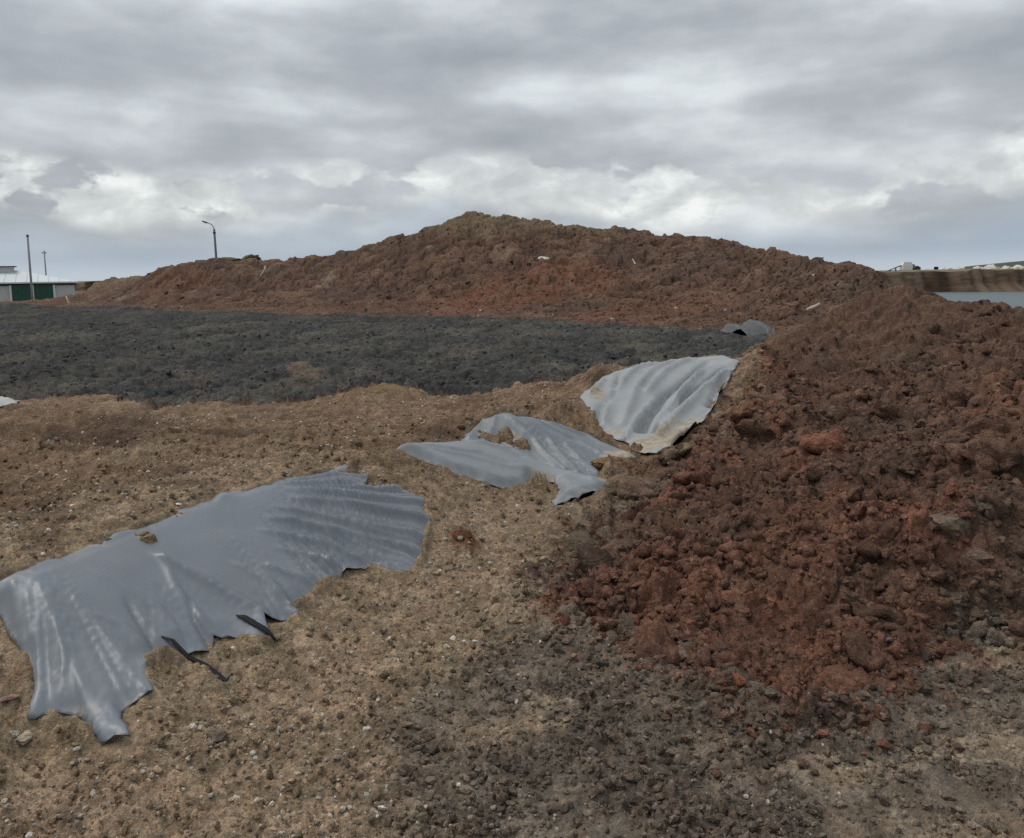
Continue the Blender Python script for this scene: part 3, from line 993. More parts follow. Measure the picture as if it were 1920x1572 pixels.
def lerp3(c, d, m):
    return c * (1 - m[..., None]) + d * m[..., None]


def fbm_flat(x, y, *a):
    return fbm(x, y * 0.45, *a)


col = np.broadcast_to(SAND, X.shape + (3,)).copy()
col = lerp3(col, OLIVE, sstep(-.2, .5, on(ON_G, fbm, 0.9, 4, .5, 130)))
col = lerp3(col, TAN, 0.55 * sstep(.15, .6, on(ON_G, fbm, 0.5, 4, .5, 134)))
col = lerp3(col, GREY, greyness * sstep(-.5, .2, on(ON_G, fbm, 0.7, 4, .5, 138) + 0.2))
col = lerp3(col, DARKB, greyness * 0.45 * crumb * sstep(.2, .7, i2 + .35 * crumb))
col = lerp3(col, C(.215, .178, .140), trod * .85)
col = lerp3(col, C(.19, .128, .084), hol * 0.75)
col = lerp3(col, C(.105, .072, .052), .9 * np.maximum.reduce([blob(150, 806, 190, 22), blob(520, 775, 150, 10) * .6, blob(300, 905, 120, 9) * .5, blob(430, 803, 110, 12), blob(80, 950, 90, 16) * .6, blob(30, 900, 120, 10) * .6]) * rest)  # hollows darkened: their shade is put into the soil colour
col = lerp3(col, C(.115, .078, .056), hol * 0.7 * sstep(.0, .4, on(ON_G, fbm, 1.3, 4, .55, 143)))
col = lerp3(col, TAN, .8 * np.maximum.reduce([blob(1030, 1335, 60, 40), blob(1880, 1218, 110, 46), blob(1860, 1400, 160, 30), blob(1560, 1440, 160, 30) * .7, blob(960, 1120, 60, 30) * .6]) * rest)
col = lerp3(col, TAN, hol * 0.45 * sstep(.1, .5, on(ON_G, fbm, 1.6, 4, .5, 142)))
ch = np.broadcast_to(BROWN, X.shape + (3,)).copy()
ch = lerp3(ch, DARKB, sstep(-.1, .5, on(ON_H, fbm, 1.3, 4, .5, 146)) * .8)
ch = lerp3(ch, C(.165, .115, .082), sstep(.1, .5, on(ON_H, fbm, 0.8, 4, .5, 150)) * .7)
redm = np.maximum.reduce([blob(1430, 1090, 360, 190), blob(1640, 1000, 240, 150), blob(1500, 1000, 330, 120) * .6, blob(1300, 900, 130, 60) * .5, blob(1530, 850, 70, 40) * .8, blob(1250, 1090, 230, 110), blob(1700, 1200, 220, 90) * .8, blob(1560, 1300, 130, 60) * .8,
                          blob(1350, 1250, 44, 30), blob(1880, 760, 70, 40) * .6, blob(1420, 760, 60, 70) * .7])
redm = np.maximum(redm, .75 * blob(1090, 1130, 150, 60))
redm = sstep(.22, .85, redm + .55 * (i1 - .45) + .5 * (i2 - .45) + .25 * on(ON_H, fbm, .4, 3, .5, 154)) * (redm > .02)
redm = redm * sstep(-.6, .05, on(ON_H, fbm, 1.1, 4, .55, 155))
ch = lerp3(ch, RED, redm * (.6 + .4 * i2))
ch = lerp3(ch, DARKB, .7 * np.maximum(blob(1850, 1010, 130, 130), blob(1700, 800, 180, 60)) * sstep(-.2, .4, on(ON_H, fbm, .5, 3, .5, 158)))
ch *= (1 - .14 * sstep(9, 16, Y))[..., None]
heap_c = sstep(-.05, .06, HS + .10 * (i2 - .5) + .10 * (i3 - .5) * (Y < 14) + .03 * perlin(U * 50, V * 40, 181)) * (1 - sludge) * (1 - mound)
col = lerp3(col, ch, np.maximum(heap_c * (Y < 33), heap * (Y > 9)))
cs = np.broadcast_to(SLUD, X.shape + (3,)).copy()
cs *= (.65 + .8 * np.clip(i1 * .6 + im * .5, 0, 1))[..., None]
cs = lerp3(cs, SLUDB, sstep(-.1, .4, on(ON_S, fbm_flat, 2.6, 5, .55, 162)) * .75)
cs = lerp3(cs, C(.045, .050, .052), sstep(.05, .5, on(ON_S, fbm_flat, 1.9, 4, .55, 166)) * .7)
cs = lerp3(cs, C(.155, .125, .095), np.maximum(blob(575, 698, 42, 14), .45 * blob(370, 712, 40, 14)))
col = lerp3(col, cs, sludge)
cmn = np.broadcast_to(MOUNDB, X.shape + (3,)).copy()
cmn *= (.7 + .6 * np.clip(.5 * ib + .6 * im, 0, 1))[..., None]
cmn = lerp3(cmn, DARKB * .95, sstep(-.15, .4, on(ON_M, fbm, 5, 4, .5, 170)) * .75)
cmn = lerp3(cmn, RED * .85, np.maximum.reduce([blob(980, 545, 230, 46) * .9, blob(1240, 580, 170, 24) * .6, blob(350, 520, 90, 24) * .5, blob(60, 560, 120, 14) * .7, blob(640, 575, 200, 12) * .25]) * (.6 + .4 * sstep(-.3, .3, on(ON_M, fbm, 2, 3, .5, 174))))
cmn = lerp3(cmn, MOUNDT, np.maximum(sstep(4.3, 6.2, Z0 + .8 * fm), .8 * sstep(73, 78, Y)) * .85)
cmn = lerp3(cmn, TAN * .8, .5 * sstep(.25, .6, on(ON_M, fbm, 3, 4, .5, 178)))
col = lerp3(col, cmn, mound)
# single lumps differ a little; spilled earth is pale
col *= (0.86 + 0.28 * np.where(mound > .5, im, i2))[..., None]
col = lerp3(col, C(.25, .185, .12), np.clip(spill, 0, 1) * .8)
col = lerp3(col, C(.16, .075, .045), .85 * blob(870, 1020, 34, 26) * (rest > .5))
col = np.clip(col, 0.02, 0.6)

tick('cut the grid')
# cut the grid into the pieces of the setting -------------------------------
nr, nc = X.shape
idx = np.arange(nr * nc).reshape(nr, nc)
quad = np.stack([idx[:-1, :-1], idx[:-1, 1:], idx[1:, 1:], idx[1:, :-1]], -1).reshape(-1, 4)
reg = np.zeros(X.shape, int)
reg[heap > .5] = 1
reg[mound > .5] = 2
reg[sludge > .5] = 3
fr_ = reg[:-1, :-1].ravel()
VERT = np.stack([XX, YY, Z], -1).reshape(-1, 3)
COLR = col.reshape(-1, 3)
LAND = {}
for k, (nm, lab) in enumerate((('ground', 'sandy brown loam berm and trodden foreground strewn with pale gravel'), ('soil_heap', 'heap of broken reddish brown soil filling the right foreground'),
                               ('soil_mound', 'big brown soil mound rising behind the dark field'), ('sludge_field', 'flat dark grey field of drying sludge between berm and mound'))):
    q = quad[fr_ == k]
    used = np.unique(q)
    remap = np.zeros(nr * nc, np.int64); remap[used] = np.arange(len(used))
    V_, C_ = VERT[used], COLR[used]
    q = remap[q]
    if k == 0:                                # plain ground behind and beside the camera
        gx = np.linspace(-40, 40, 60); gy = np.linspace(-40, 0.995, 40)
        A, B = np.meshgrid(gx, gy, indexing='xy')
        n0 = len(V_)
        V_ = np.concatenate([V_, np.stack([A, B, -0.03 + 0.01 * np.sin(A * 3) * np.cos(B * 4)], -1).reshape(-1, 3)])
        C_ = np.concatenate([C_, np.tile(GREY, (A.size, 1))])
        ii = np.arange(A.size).reshape(A.shape) + n0
        q = np.concatenate([q, np.stack([ii[:-1, :-1], ii[:-1, 1:], ii[1:, 1:], ii[1:, :-1]], -1).reshape(-1, 4)])
    LAND[nm] = tag(big_mesh(nm, V_, q, M_SOIL, C_), label=lab, kind='structure')


def gz(x, y):
    """height of the finished ground at points (nearest grid vertex)"""
    x = np.asarray(x, float); y = np.asarray(y, float)
    u = x / y; v = np.log(y)
    j = np.clip(np.searchsorted(GU, u), 0, nc - 1); i = np.clip(np.searchsorted(GV, v), 0, nr - 1)
    return Z[i, j]


def gcol(x, y):
    u = np.asarray(x) / np.asarray(y); v = np.log(y)
    j = np.clip(np.searchsorted(GU, u), 0, nc - 1); i = np.clip(np.searchsorted(GV, v), 0, nr - 1)
    return col[i, j]


def gsamp(arr, x, y):
    u = np.asarray(x) / np.asarray(y); v = np.log(y)
    j = np.clip(np.searchsorted(GU, u), 0, nc - 1); i = np.clip(np.searchsorted(GV, v), 0, nr - 1)
    return arr[i, j]


tick('quarry')
# ------------------------------------------------------------------ quarry: water, far cliff, plain beyond
WL = -8.0
m, t, b = new_mat('quarry_water')
b.inputs['Base Color'].default_value = (.115, .14, .155, 1)
b.inputs['Roughness'].default_value = 0.55
b.inputs['Specular IOR Level'].default_value = .25
geo = t.n('ShaderNodeNewGeometry')
bp = t.n('ShaderNodeBump'); bp.inputs['Strength'].default_value = .25; bp.inputs['Distance'].default_value = .3
t.l(t.noise(geo.outputs['Position'], 0.8, 4, .6), bp.inputs['Height']); t.l(bp.outputs[0], b.inputs['Normal'])
M_WATER = m
tag(link_mesh('water', [(12, 24, WL), (700, 24, WL), (700, 380, WL), (12, 380, WL)], [(0, 1, 2, 3)], M_WATER), 'still blue grey water in the quarry pit at far right', kind='structure')

cu = np.linspace(-500, 560, 620)
cwv = np.linspace(0, 1, 26)
A, B = np.meshgrid(cu, cwv, indexing='xy')
gul = fbm(A, A * 0 + 5, 16, 4, .65, 201) * 14 + fbm(A, B * 4, 6, 3, .6, 205) * 2.0
fan = np.clip(1 - B * 2.0, 0, 1) ** 1.3 * 12 * sstep(-.15, .35, fbm(A, A * 0 + 50, 34, 3, .5, 209))
CYY = 352 + gul + 5 * B - fan + 0.8 * fbm(A, B * 30, 4, 3, .6, 213)
CZZ = -10.2 + B * (11.5 + 1.6 * fbm(A, A * 0 + 80, 14, 4, .6, 217))
cc = np.broadcast_to(C(.125, .090, .064), A.shape + (3,)).copy()
cc = lerp3(cc, C(.060, .038, .027), sstep(-.02, .14, fbm(A, A * 0 + 9 + B * 1.5, 11, 4, .6, 221)) * .85)
cc *= (.75 + .6 * np.clip(.5 + fbm(A, B * 5, 3.0, 3, .6, 229), 0, 1))[..., None]
cc = lerp3(cc, C(.19, .15, .11), .6 * sstep(.05, .3, fbm(A, B * 2, 8, 4, .6, 225)))
ii = np.arange(A.size).reshape(A.shape)
q = np.stack([ii[:-1, :-1], ii[:-1, 1:], ii[1:, 1:], ii[1:, :-1]], -1).reshape(-1, 4)
tag(big_mesh('quarry_cliff', np.stack([A, CYY, CZZ], -1).reshape(-1, 3), q, M_SOIL, cc.reshape(-1, 3)), 'far brown quarry cliff above the water at right', kind='structure')
px_ = np.concatenate([[-6000, -2000, -800], cu, [900, 2000, 6000]])
front_y = np.interp(px_, cu, CYY[-1]); front_z = np.interp(px_, cu, CZZ[-1])
rowsP = []
for s in (0, .02, .08, .25, 1.0):
    rowsP.append(np.stack([px_ * (1 + s * 1.2), front_y + s * 6500, front_z * (1 - min(1, s * 12)) + 1.2 * min(1, s * 12)], -1))
VP = np.stack(rowsP)
ii = np.arange(VP.shape[0] * VP.shape[1]).reshape(VP.shape[:2])
q = np.stack([ii[:-1, :-1], ii[:-1, 1:], ii[1:, 1:], ii[1:, :-1]], -1).reshape(-1, 4)
tag(big_mesh('plain', VP.reshape(-1, 3), q, M_SOIL, np.tile(C(.17, .15, .10), (ii.size, 1))), 'flat plain running to the horizon beyond the quarry', kind='structure')


tick('plastic sheets')
# ------------------------------------------------------------------ plastic sheets
def build_sheet(key, name, label, color, dust, rough, spacing, mudspots=(), curl=()):
    poly = SHEETS[key]
    pa = np.array(poly)
    x0, y0 = pa.min(0); x1, y1 = pa.max(0)
    gx = np.arange(x0, x1, spacing); gy = np.arange(y0, y1, spacing * .87)
    A, B = np.meshgrid(gx, gy, indexing='xy')
    A = A + (np.arange(len(gy)) % 2)[:, None] * spacing * .5 + RNG.uniform(-.18, .18, A.shape) * spacing
    B = B + RNG.uniform(-.18, .18, A.shape) * spacing
    A = A.ravel(); B = B.ravel()
    ok = in_poly(A, B, poly)
    A, B = A[ok], B[ok]
    ok = poly_dist(A, B, poly) > spacing * .45
    A, B = A[ok], B[ok]
    n = len(poly)
    pts = [Vector(p) for p in poly] + [Vector((a, b)) for a, b in zip(A, B)]
    r = delaunay_2d_cdt(pts, [(i, (i + 1) % n) for i in range(n)], [], 1, 1e-6)
    vx = np.array([v[0] for v in r[0]]); vy = np.array([v[1] for v in r[0]])
    z = sheet_z(key, vx, vy)
    d = poly_dist(vx, vy, poly)
    sc = 2.5 if key in ('s5', 's6') else 1.0
    # the rim lies down on the earth, here and there it stands off it
    rim = sstep(.10 * sc, .0, d)
    z -= rim * (SHEET_LIFT[key] * 1.15)
    z += rim * 0.04 * np.clip(perlin(vx * 5, vy * 5, 301) - .12, 0, 1)
    mud = np.zeros(len(vx))
    for px, py, rx, ry, s in mudspots:
        cx, cy = hit(px, py)
        e1 = hit(px + rx, py); e2 = hit(px, py - ry); e3 = hit(px, py + ry)
        ru = math.hypot(e1[0] - cx, e1[1] - cy); rv = max(.02, .5 * math.hypot(e2[0] - e3[0], e2[1] - e3[1]))
        dd = np.hypot((vx - cx) / ru, (vy - cy) / rv) + .25 * perlin(vx * 6, vy * 6, 303)
        mud = np.maximum(mud, s * sstep(1.1, .4, dd))
    mud = np.maximum(mud, .62 * sstep(.07 * sc, .0, d) * sstep(-.1, .5, perlin(vx * 5, vy * 5, 307) + .5 * perlin(vx * 17, vy * 17, 308)))
    for px, py, rad, h in curl:
        cx, cy = hit(px, py)
        z += h * np.exp(-((vx - cx) ** 2 + (vy - cy) ** 2) / rad ** 2) * sstep(rad * 1.5, 0, d)
    o = link_mesh(name, np.stack([vx, vy, z], -1), r[2], None)
    me = o.data
    at = me.attributes.new('mud', 'FLOAT', 'POINT')
    at.data.foreach_set('value', mud.astype(np.float32))
    me.materials.append(sheet_material(name + '_film', color, dust, rough))
    me.materials.append(M_BLACK)
    if me.polygons[0].normal.z < 0:
        me.flip_normals()
    so = o.modifiers.new('thickness', 'SOLIDIFY')
    so.thickness = .004 * sc
    so.offset = -1
    so.material_offset = 1
    so.material_offset_rim = 1
    return tag(o, label, 'plastic sheet', 'grey plastic sheets')


M_BLACK = plain_mat('black_plastic', (.010, .011, .012), .6, .2, var=.3, scale=8)
GREYF = (.155, .175, .200)
build_sheet('s1', 'plastic_sheet', 'large blue grey plastic sheet with ragged lower edge in the left foreground', GREYF, .14, .40, .0145,
            [(150, 1020, 120, 8, .7), (300, 965, 90, 7, .6), (276, 1016, 40, 10, .7), (45, 1075, 40, 8, .5)], [(500, 1185, .10, .05), (283, 1258, .07, .03), (740, 922, .1, .02)])
build_sheet('s2', 'plastic_sheet', 'low flat plastic sheet with lifted black lower corner, between large sheet and peaked sheet', (.19, .21, .23), .3, .44, .022,
            [(1140, 908, 40, 12, .8), (1015, 905, 40, 12, .6)], [(1100, 932, .14, .05), (1045, 950, .12, .04)])
build_sheet('s3', 'plastic_sheet', 'small peaked plastic sheet with creases and a torn hole full of soil', (.145, .165, .185), .3, .42, .022,  # film darkened: the sheet's shadowed look put into its base colour
            [(1160, 860, 40, 14, .9), (960, 830, 34, 26, .8), (900, 815, 24, 16, .4)])
build_sheet('s4', 'plastic_sheet', 'pale grey plastic sheet stretched over the bank beside the red soil heap', (.27, .29, .305), .55, .42, .032,  # film paler: sky-facing sheen put into the base colour, besides the dust
            [(1255, 830, 60, 18, 1.0), (1300, 800, 34, 14, .7), (1120, 745, 22, 18, .8), (1210, 845, 40, 12, 1.0), (1150, 815, 40, 10, .6)], [(1388, 690, .25, .06), (1350, 745, .25, .06)])
build_sheet('s5', 'plastic_sheet', 'small crumpled grey sheet end at the far right corner of the dark field', (.055, .060, .066), .2, .55, .07)
build_sheet('s6', 'plastic_sheet', 'whitish scrap of film at the left edge of the dark field', (.36, .38, .36), .4, .45, .06)

# ------------------------------------------------------------------ clods and stones
tick('clods')


def lump_mesh(name, seed, sub, flat=.7, rough=.35, sharp=0.0):
    bm = bmesh.new()
    bmesh.ops.create_icosphere(bm, subdivisions=sub, radius=1.0)
    r = random.Random(seed)
    planes = [(Vector((r.gauss(0, 1), r.gauss(0, 1), r.gauss(0, 1))).normalized(), r.uniform(.45, .85)) for _ in range(7)]
    off = [r.uniform(-20, 20) for _ in range(3)]
    from mathutils import noise as mn
    for v in bm.verts:
        p = v.co.copy()
        k = 1 + rough * mn.noise(p * 1.3 + Vector(off)) + rough * .6 * mn.noise(p * 2.9 + Vector(off))
        p *= k
        for nrm, dd in planes:                      # knock flats into it
            e = p.dot(nrm) - dd
            if e > 0:
                p -= nrm * e * (.75 + sharp)
        v.co = Vector((p.x, p.y * r.uniform(.98, 1.02), p.z * flat))
    me = bpy.data.meshes.new(name)
    bm.to_mesh(me); bm.free()
    return me


CL_HI = [lump_mesh('soil_clod', 40 + i, 3, .70, .85) for i in range(12)]
CL_MID = [lump_mesh('crumb', 80 + i, 2, .75, .95) for i in range(6)] + [lump_mesh('crumb', 90 + i, 1, .7, .5) for i in range(10)]
CL_LOW = [lump_mesh('grain', 120 + i, 1, .7, .35) for i in range(3)]
for me in CL_HI:
    me.materials.append(M_CLOD)
    me.polygons.foreach_set('use_smooth', np.ones(len(me.polygons), bool))


def arr(me):
    v = np.empty(len(me.vertices) * 3, np.float32); me.vertices.foreach_get('co', v)
    f = np.array([tuple(p.vertices) for p in me.polygons], np.int64)
    return v.reshape(-1, 3), f


A_MID = [arr(m) for m in CL_MID[6:]]
A_BIG = [arr(m) for m in CL_MID[:6]]
# 20-sided grains
PHI = (1 + 5 ** .5) / 2
I_V = np.array([(-1, PHI, 0), (1, PHI, 0), (-1, -PHI, 0), (1, -PHI, 0), (0, -1, PHI), (0, 1, PHI), (0, -1, -PHI), (0, 1, -PHI), (PHI, 0, -1), (PHI, 0, 1), (-PHI, 0, -1), (-PHI, 0, 1)]) / math.hypot(1, PHI)
I_F = np.array([(0, 11, 5), (0, 5, 1), (0, 1, 7), (0, 7, 10), (0, 10, 11), (1, 5, 9), (5, 11, 4), (11, 10, 2), (10, 7, 6), (7, 1, 8), (3, 9, 4), (3, 4, 2), (3, 2, 6), (3, 6, 8), (3, 8, 9), (4, 9, 5), (2, 4, 11), (6, 2, 10), (8, 6, 7), (9, 8, 1)])
A_TINY = []
for i in range(8):
    rr = np.random.default_rng(600 + i)
    A_TINY.append(((I_V * rr.uniform(.7, 1.25, (12, 1)) * rr.uniform(.6, 1.2, (1, 3))).astype(np.float32), I_F))


def rot_rand(r, n, tilt=.5):
    a = r.uniform(0, 2 * math.pi, n); tx = r.normal(0, tilt, n); ty = r.normal(0, tilt, n)
    ca, sa = np.cos(a), np.sin(a); cx, sx = np.cos(tx), np.sin(tx); cy, sy = np.cos(ty), np.sin(ty)
    Rz = np.zeros((n, 3, 3)); Rz[:, 0, 0] = ca; Rz[:, 0, 1] = -sa; Rz[:, 1, 0] = sa; Rz[:, 1, 1] = ca; Rz[:, 2, 2] = 1
    Rx = np.zeros((n, 3, 3)); Rx[:, 0, 0] = 1; Rx[:, 1, 1] = cx; Rx[:, 1, 2] = -sx; Rx[:, 2, 1] = sx; Rx[:, 2, 2] = cx
    Ry = np.zeros((n, 3, 3)); Ry[:, 1, 1] = 1; Ry[:, 0, 0] = cy; Ry[:, 0, 2] = sy; Ry[:, 2, 0] = -sy; Ry[:, 2, 2] = cy
    return Rz @ Rx @ Ry


def scatter_mesh(name, protos, x, y, z, size, colors, seed, mat, sink=.35, smooth=False):
    """many little pieces joined into one mesh"""
    r = np.random.default_rng(seed)
    n = len(x)
    R = rot_rand(r, n)
    which = r.integers(0, len(protos), n)
    VV, FF, CC = [], [], []
    o = 0
    for k, (v, f) in enumerate(protos):
        ids = np.where(which == k)[0]
        if not len(ids):
            continue
        s = size[ids][:, None, None] * r.uniform(.75, 1.3, (len(ids), 1, 3))
        w = np.einsum('nij,pj->npi', R[ids], v) * s
        c = np.stack([x[ids], y[ids], z[ids] + size[ids] * (.62 - sink)], -1)
        w = w + c[:, None, :]
        VV.append(w.reshape(-1, 3))
        FF.append((f[None] + (np.arange(len(ids)) * len(v))[:, None, None] + o).reshape(-1, f.shape[1]))
        CC.append(np.repeat(colors[ids], len(v), 0))
        o += len(ids) * len(v)
    ob = big_mesh(name, np.concatenate(VV), np.concatenate(FF), mat, np.concatenate(CC))
    ob.data.polygons.foreach_set('use_smooth', np.full(len(ob.data.polygons), smooth))
    return ob


def spread(n, u0, u1, d0, d1, seed, power=1.0):
    """random spots, denser near the eye as their picture size asks"""
    r = np.random.default_rng(seed)
    u = r.uniform(u0, u1, n); v = math.log(d0) + (math.log(d1) - math.log(d0)) * r.uniform(0, 1, n) ** power
    yy = np.exp(v)
    return u * yy, yy


def soil_of(x, y, seed, lo=.75, hi=1.45):
    r = np.random.default_rng(seed)
    return np.clip(gcol(x, y) * r.uniform(lo, hi, (len(np.atleast_1d(x)), 1)), .02, .6)


def free(x, y):
    return gsamp(under, x, y) < .05


def settle(x, y, s, q=40):
    """height at which a piece of radius s beds into the rough ground"""
    a = np.linspace(0, 2 * math.pi, 17)[:-1]
    xs = np.concatenate([x + .9 * s * np.cos(a), x + .5 * s * np.cos(a), [x]]); ys = np.concatenate([y + .9 * s * np.sin(a), y + .5 * s * np.sin(a), [y]])
    return float(np.percentile(gz(xs, ys), q))


# the 300 largest clods of the heap are pieces of their own
def clod_pieces(owner, name, field, n, u0, u1, d0, d1, smin, smax, seed, lo=.85, hi=1.35):
    r = np.random.default_rng(seed)
    x, y = spread(n * 6, u0, u1, d0, d1, seed)
    ok = (gsamp(field, x, y) > .6) & free(x, y)
    x, y = x[ok][:n], y[ok][:n]
    cl = soil_of(x, y, seed + 1, lo, hi)
    for i in range(len(x)):
        o = bpy.data.objects.new(name, CL_HI[int(r.integers(len(CL_HI)))])
        COL.objects.link(o)
        o.parent = LAND[owner]
        s = (smin + (smax - smin) * r.random() ** 3.0) * (0.6 + .12 * y[i])
        o.location = (x[i], y[i], settle(x[i], y[i], s) - s * .08)
        o.rotation_euler = (r.normal(0, .35), r.normal(0, .35), r.uniform(0, 6.28))
        o.scale = (s * r.uniform(.8, 1.35), s * r.uniform(.75, 1.1), s * r.uniform(.7, 1.2))
        o.color = (*cl[i], 1)


clod_pieces('soil_heap', 'soil_clod', heap, 300, -.02, .70, 3.0, 16, .025, .150, 901, .85, 1.2)
clod_pieces('ground', 'soil_clod', rest * greyness, 150, -.15, .70, 2.2, 4.6, .012, .040, 905, .8, 1.3)
clod_pieces('ground', 'soil_clod', rest * hol, 60, -.70, .15, 6.0, 12, .02, .05, 909)
clod_pieces('sludge_field', 'sludge_lump', sludge, 160, -.70, .2, 12, 30, .012, .030, 913, 1.0, 1.7)
clod_pieces('soil_mound', 'soil_clod', mound, 220, -.60, .42, 32, 66, .010, .032, 917, .7, 1.5)

# smaller crumbs
tick('crumbs')
x, y = spread(9000, -.03, .74, 2.9, 20, 921)
ok = (gsamp(heap, x, y) > .5) & free(x, y) & (sstep(-.15, .35, fbm(x, y, .8, 3, .55, 925)) + .08 > np.random.default_rng(926).random(9000)); x, y = x[ok][:1900], y[ok][:1900]
r = np.random.default_rng(922)
tag(scatter_mesh('soil_crumbs', A_BIG, x, y, gz(x, y), (.012 + .048 * r.random(len(x)) ** 2.4) * (.6 + .11 * y), soil_of(x, y, 923, .85, 1.2), 924, M_SOIL, .62, True), 'loose crumbs of broken soil over the right heap', 'soil', kind='stuff')
x, y = spread(9000, -.4, .74, 2.0, 5.5, 931)
ok = (gsamp(rest * np.clip(greyness + .12, 0, 1) * (1 - .95 * trod), x, y) > .06 + r.random(9000) * .6) & free(x, y); x, y = x[ok][:2800], y[ok][:2800]
r = np.random.default_rng(932)
tag(scatter_mesh('soil_crumbs', A_TINY, x, y, gz(x, y), (.005 + .020 * r.random(len(x)) ** 3) * (.6 + .1 * y), soil_of(x, y, 933), 934, M_SOIL), 'grey brown earth crumbs on the foreground beside the heap', 'soil', kind='stuff')

x, y = spread(16000, -.03, .74, 2.9, 12, 936)
ok = (gsamp(heap, x, y) > .5) & free(x, y); x, y = x[ok][:7000], y[ok][:7000]
r = np.random.default_rng(937)
tag(scatter_mesh('soil_crumbs', A_TINY, x, y, gz(x, y), (.005 + .018 * r.random(len(x)) ** 3) * (.6 + .11 * y), soil_of(x, y, 938), 939, M_SOIL), 'fine soil grains on the right heap', 'soil', kind='stuff')
# clods rolled out from the foot of the heap
x, y = spread(6000, -.03, .66, 3.0, 5.2, 971)
e = gsamp(HS, x, y)
ok = (e > -.01) & (e < .14) & free(x, y); x, y = x[ok][:900], y[ok][:900]
r = np.random.default_rng(972)
kk = soil_of(x, y, 973, .85, 1.35)
dd = .05 + .55 * r.random(len(x)) ** 2
x2 = x - dd * r.uniform(-.1, .75, len(x)); y2 = y - dd
ok = free(x2, y2) & (y2 > 2.2)
tag(scatter_mesh('soil_crumbs', A_MID, x2[ok], y2[ok], gz(x2[ok], y2[ok]), (.006 + .030 * r.random(int(ok.sum())) ** 2.6) * (.6 + .11 * y2[ok]), kk[ok], 974, M_SOIL), 'reddish crumbs rolled out over the ground at the foot of the heap', 'soil', kind='stuff')
x, y = spread(7000, -.25, .74, 2.1, 4.6, 975)
ok = (gsamp(rest * greyness * (1 - trod), x, y) > .35) & free(x, y) & (gsamp(crumb, x, y) > r.random(7000) * .9); x, y = x[ok][:1500], y[ok][:1500]
tag(scatter_mesh('soil_crumbs', A_MID, x, y, gz(x, y), (.006 + .024 * r.random(len(x)) ** 2.8) * (.6 + .11 * y), soil_of(x, y, 976, .7, 1.4), 977, M_SOIL), 'dark lumps of mud in the trodden foreground', 'soil', kind='stuff')
# pale gravel on the sandy ground
PALE = np.array([(.56, .49, .39), (.68, .63, .55), (.44, .37, .29), (.32, .27, .21), (.62, .54, .44)])
x, y = spread(30000, -.74, .45, 2.0, 13, 941, 1.15)
rr = np.random.default_rng(942).random(len(x))
dens = gsamp(rest * (1 - .75 * greyness), x, y) * (.16 + .84 * sstep(-.15, .45, fbm(x, y, .55, 3, .55, 943)))
ok = (dens > rr) & free(x, y); x, y = x[ok][:9500], y[ok][:9500]
r = np.random.default_rng(944)
tag(scatter_mesh('gravel', A_TINY, x, y, gz(x, y), (.0034 + .0105 * r.random(len(x)) ** 3.0) * (.7 + .09 * y), PALE[r.integers(0, 5, len(x))] * r.uniform(.7, 1.1, (len(x), 1)), 945, M_SOIL, .25),
    'fine pale gravel sprinkled over the sandy ground', 'gravel', kind='stuff')
x, y = spread(14000, -.74, .30, 2.0, 9, 981, 1.1)
ok = (gsamp(rest * (1 - .6 * greyness), x, y) > r.random(14000) * (.25 + .75 * sstep(-.2, .4, fbm(x, y, .4, 3, .5, 982)))[:14000]) & free(x, y); x, y = x[ok][:5500], y[ok][:5500]
r = np.random.default_rng(983)
tag(scatter_mesh('soil_crumbs', A_TINY, x, y, gz(x, y), (.005 + .016 * r.random(len(x)) ** 3) * (.6 + .1 * y), soil_of(x, y, 984, .55, 1.35), 985, M_SOIL), 'tan earth crumbs on the sandy berm round the large sheet', 'soil', kind='stuff')
# lumps of drying sludge
x, y = spread(9000, -.72, .30, 12.5, 42, 991)
r = np.random.default_rng(992)
ok = (gsamp(sludge, x, y) > .8) & (fbm(x, y * .45, 2.2, 3, .5, 993) + .5 > r.random(9000)); x, y = x[ok][:3200], y[ok][:3200]
tag(scatter_mesh('sludge_lumps', A_TINY, x, y, gz(x, y), (.016 + .050 * r.random(len(x)) ** 2.5) * (.7 + .018 * y), np.clip(gcol(x, y) * r.uniform(1.0, 1.9, (len(x), 1)), .02, .3), 994, M_SOIL, .60, True), 'small dark lumps all over the sludge field', 'sludge', kind='stuff')
# litter flecks on the mound
x, y = spread(1500, -.62, .45, 36, 68, 951)
ok = gsamp(mound, x, y) > .5; x, y = x[ok][:150], y[ok][:150]
r = np.random.default_rng(952)
tag(scatter_mesh('litter', A_TINY, x, y, gz(x, y), .03 + .06 * r.random(len(x)) ** 3, np.tile(C(.5, .45, .38), (len(x), 1)) * r.uniform(.6, 1.1, (len(x), 1)), 953, M_SOIL, .1), 'pale flecks of litter strewn over the mound', 'litter', kind='stuff')

# ------------------------------------------------------------------ far things on the left: hall, poles, lamp
tick('far things')
M_WALL = plain_mat('pale_panel', (.50, .51, .50), .7, .3, var=.06, scale=.4)
M_ROOF = plain_mat('pale_roof', (.58, .62, .63), .5, .4, var=.06, scale=.3)
M_GREEN = plain_mat('green_paint', (.018, .085, .060), .5, .4, var=.15, scale=.6)
M_WHITE = plain_mat('white_paint', (.70, .70, .67), .6, .3, var=.06, scale=2)
M_DARK = plain_mat('dark_trim', (.05, .055, .06), .7, .3, var=.1)
M_CONC = plain_mat('pole_concrete', (.27, .285, .30), .85, .2, var=.12, scale=3)
M_STEEL = plain_mat('lamp_steel', (.085, .105, .125), .6, .4, var=.15, scale=3)
M_WOOD = plain_mat('bleached_wood', (.50, .42, .33), .8, .2, var=.2, scale=9, bump=.01)
HD = 130.0
ZG = -2.3
ze = P(70, 529, D=HD)[2]
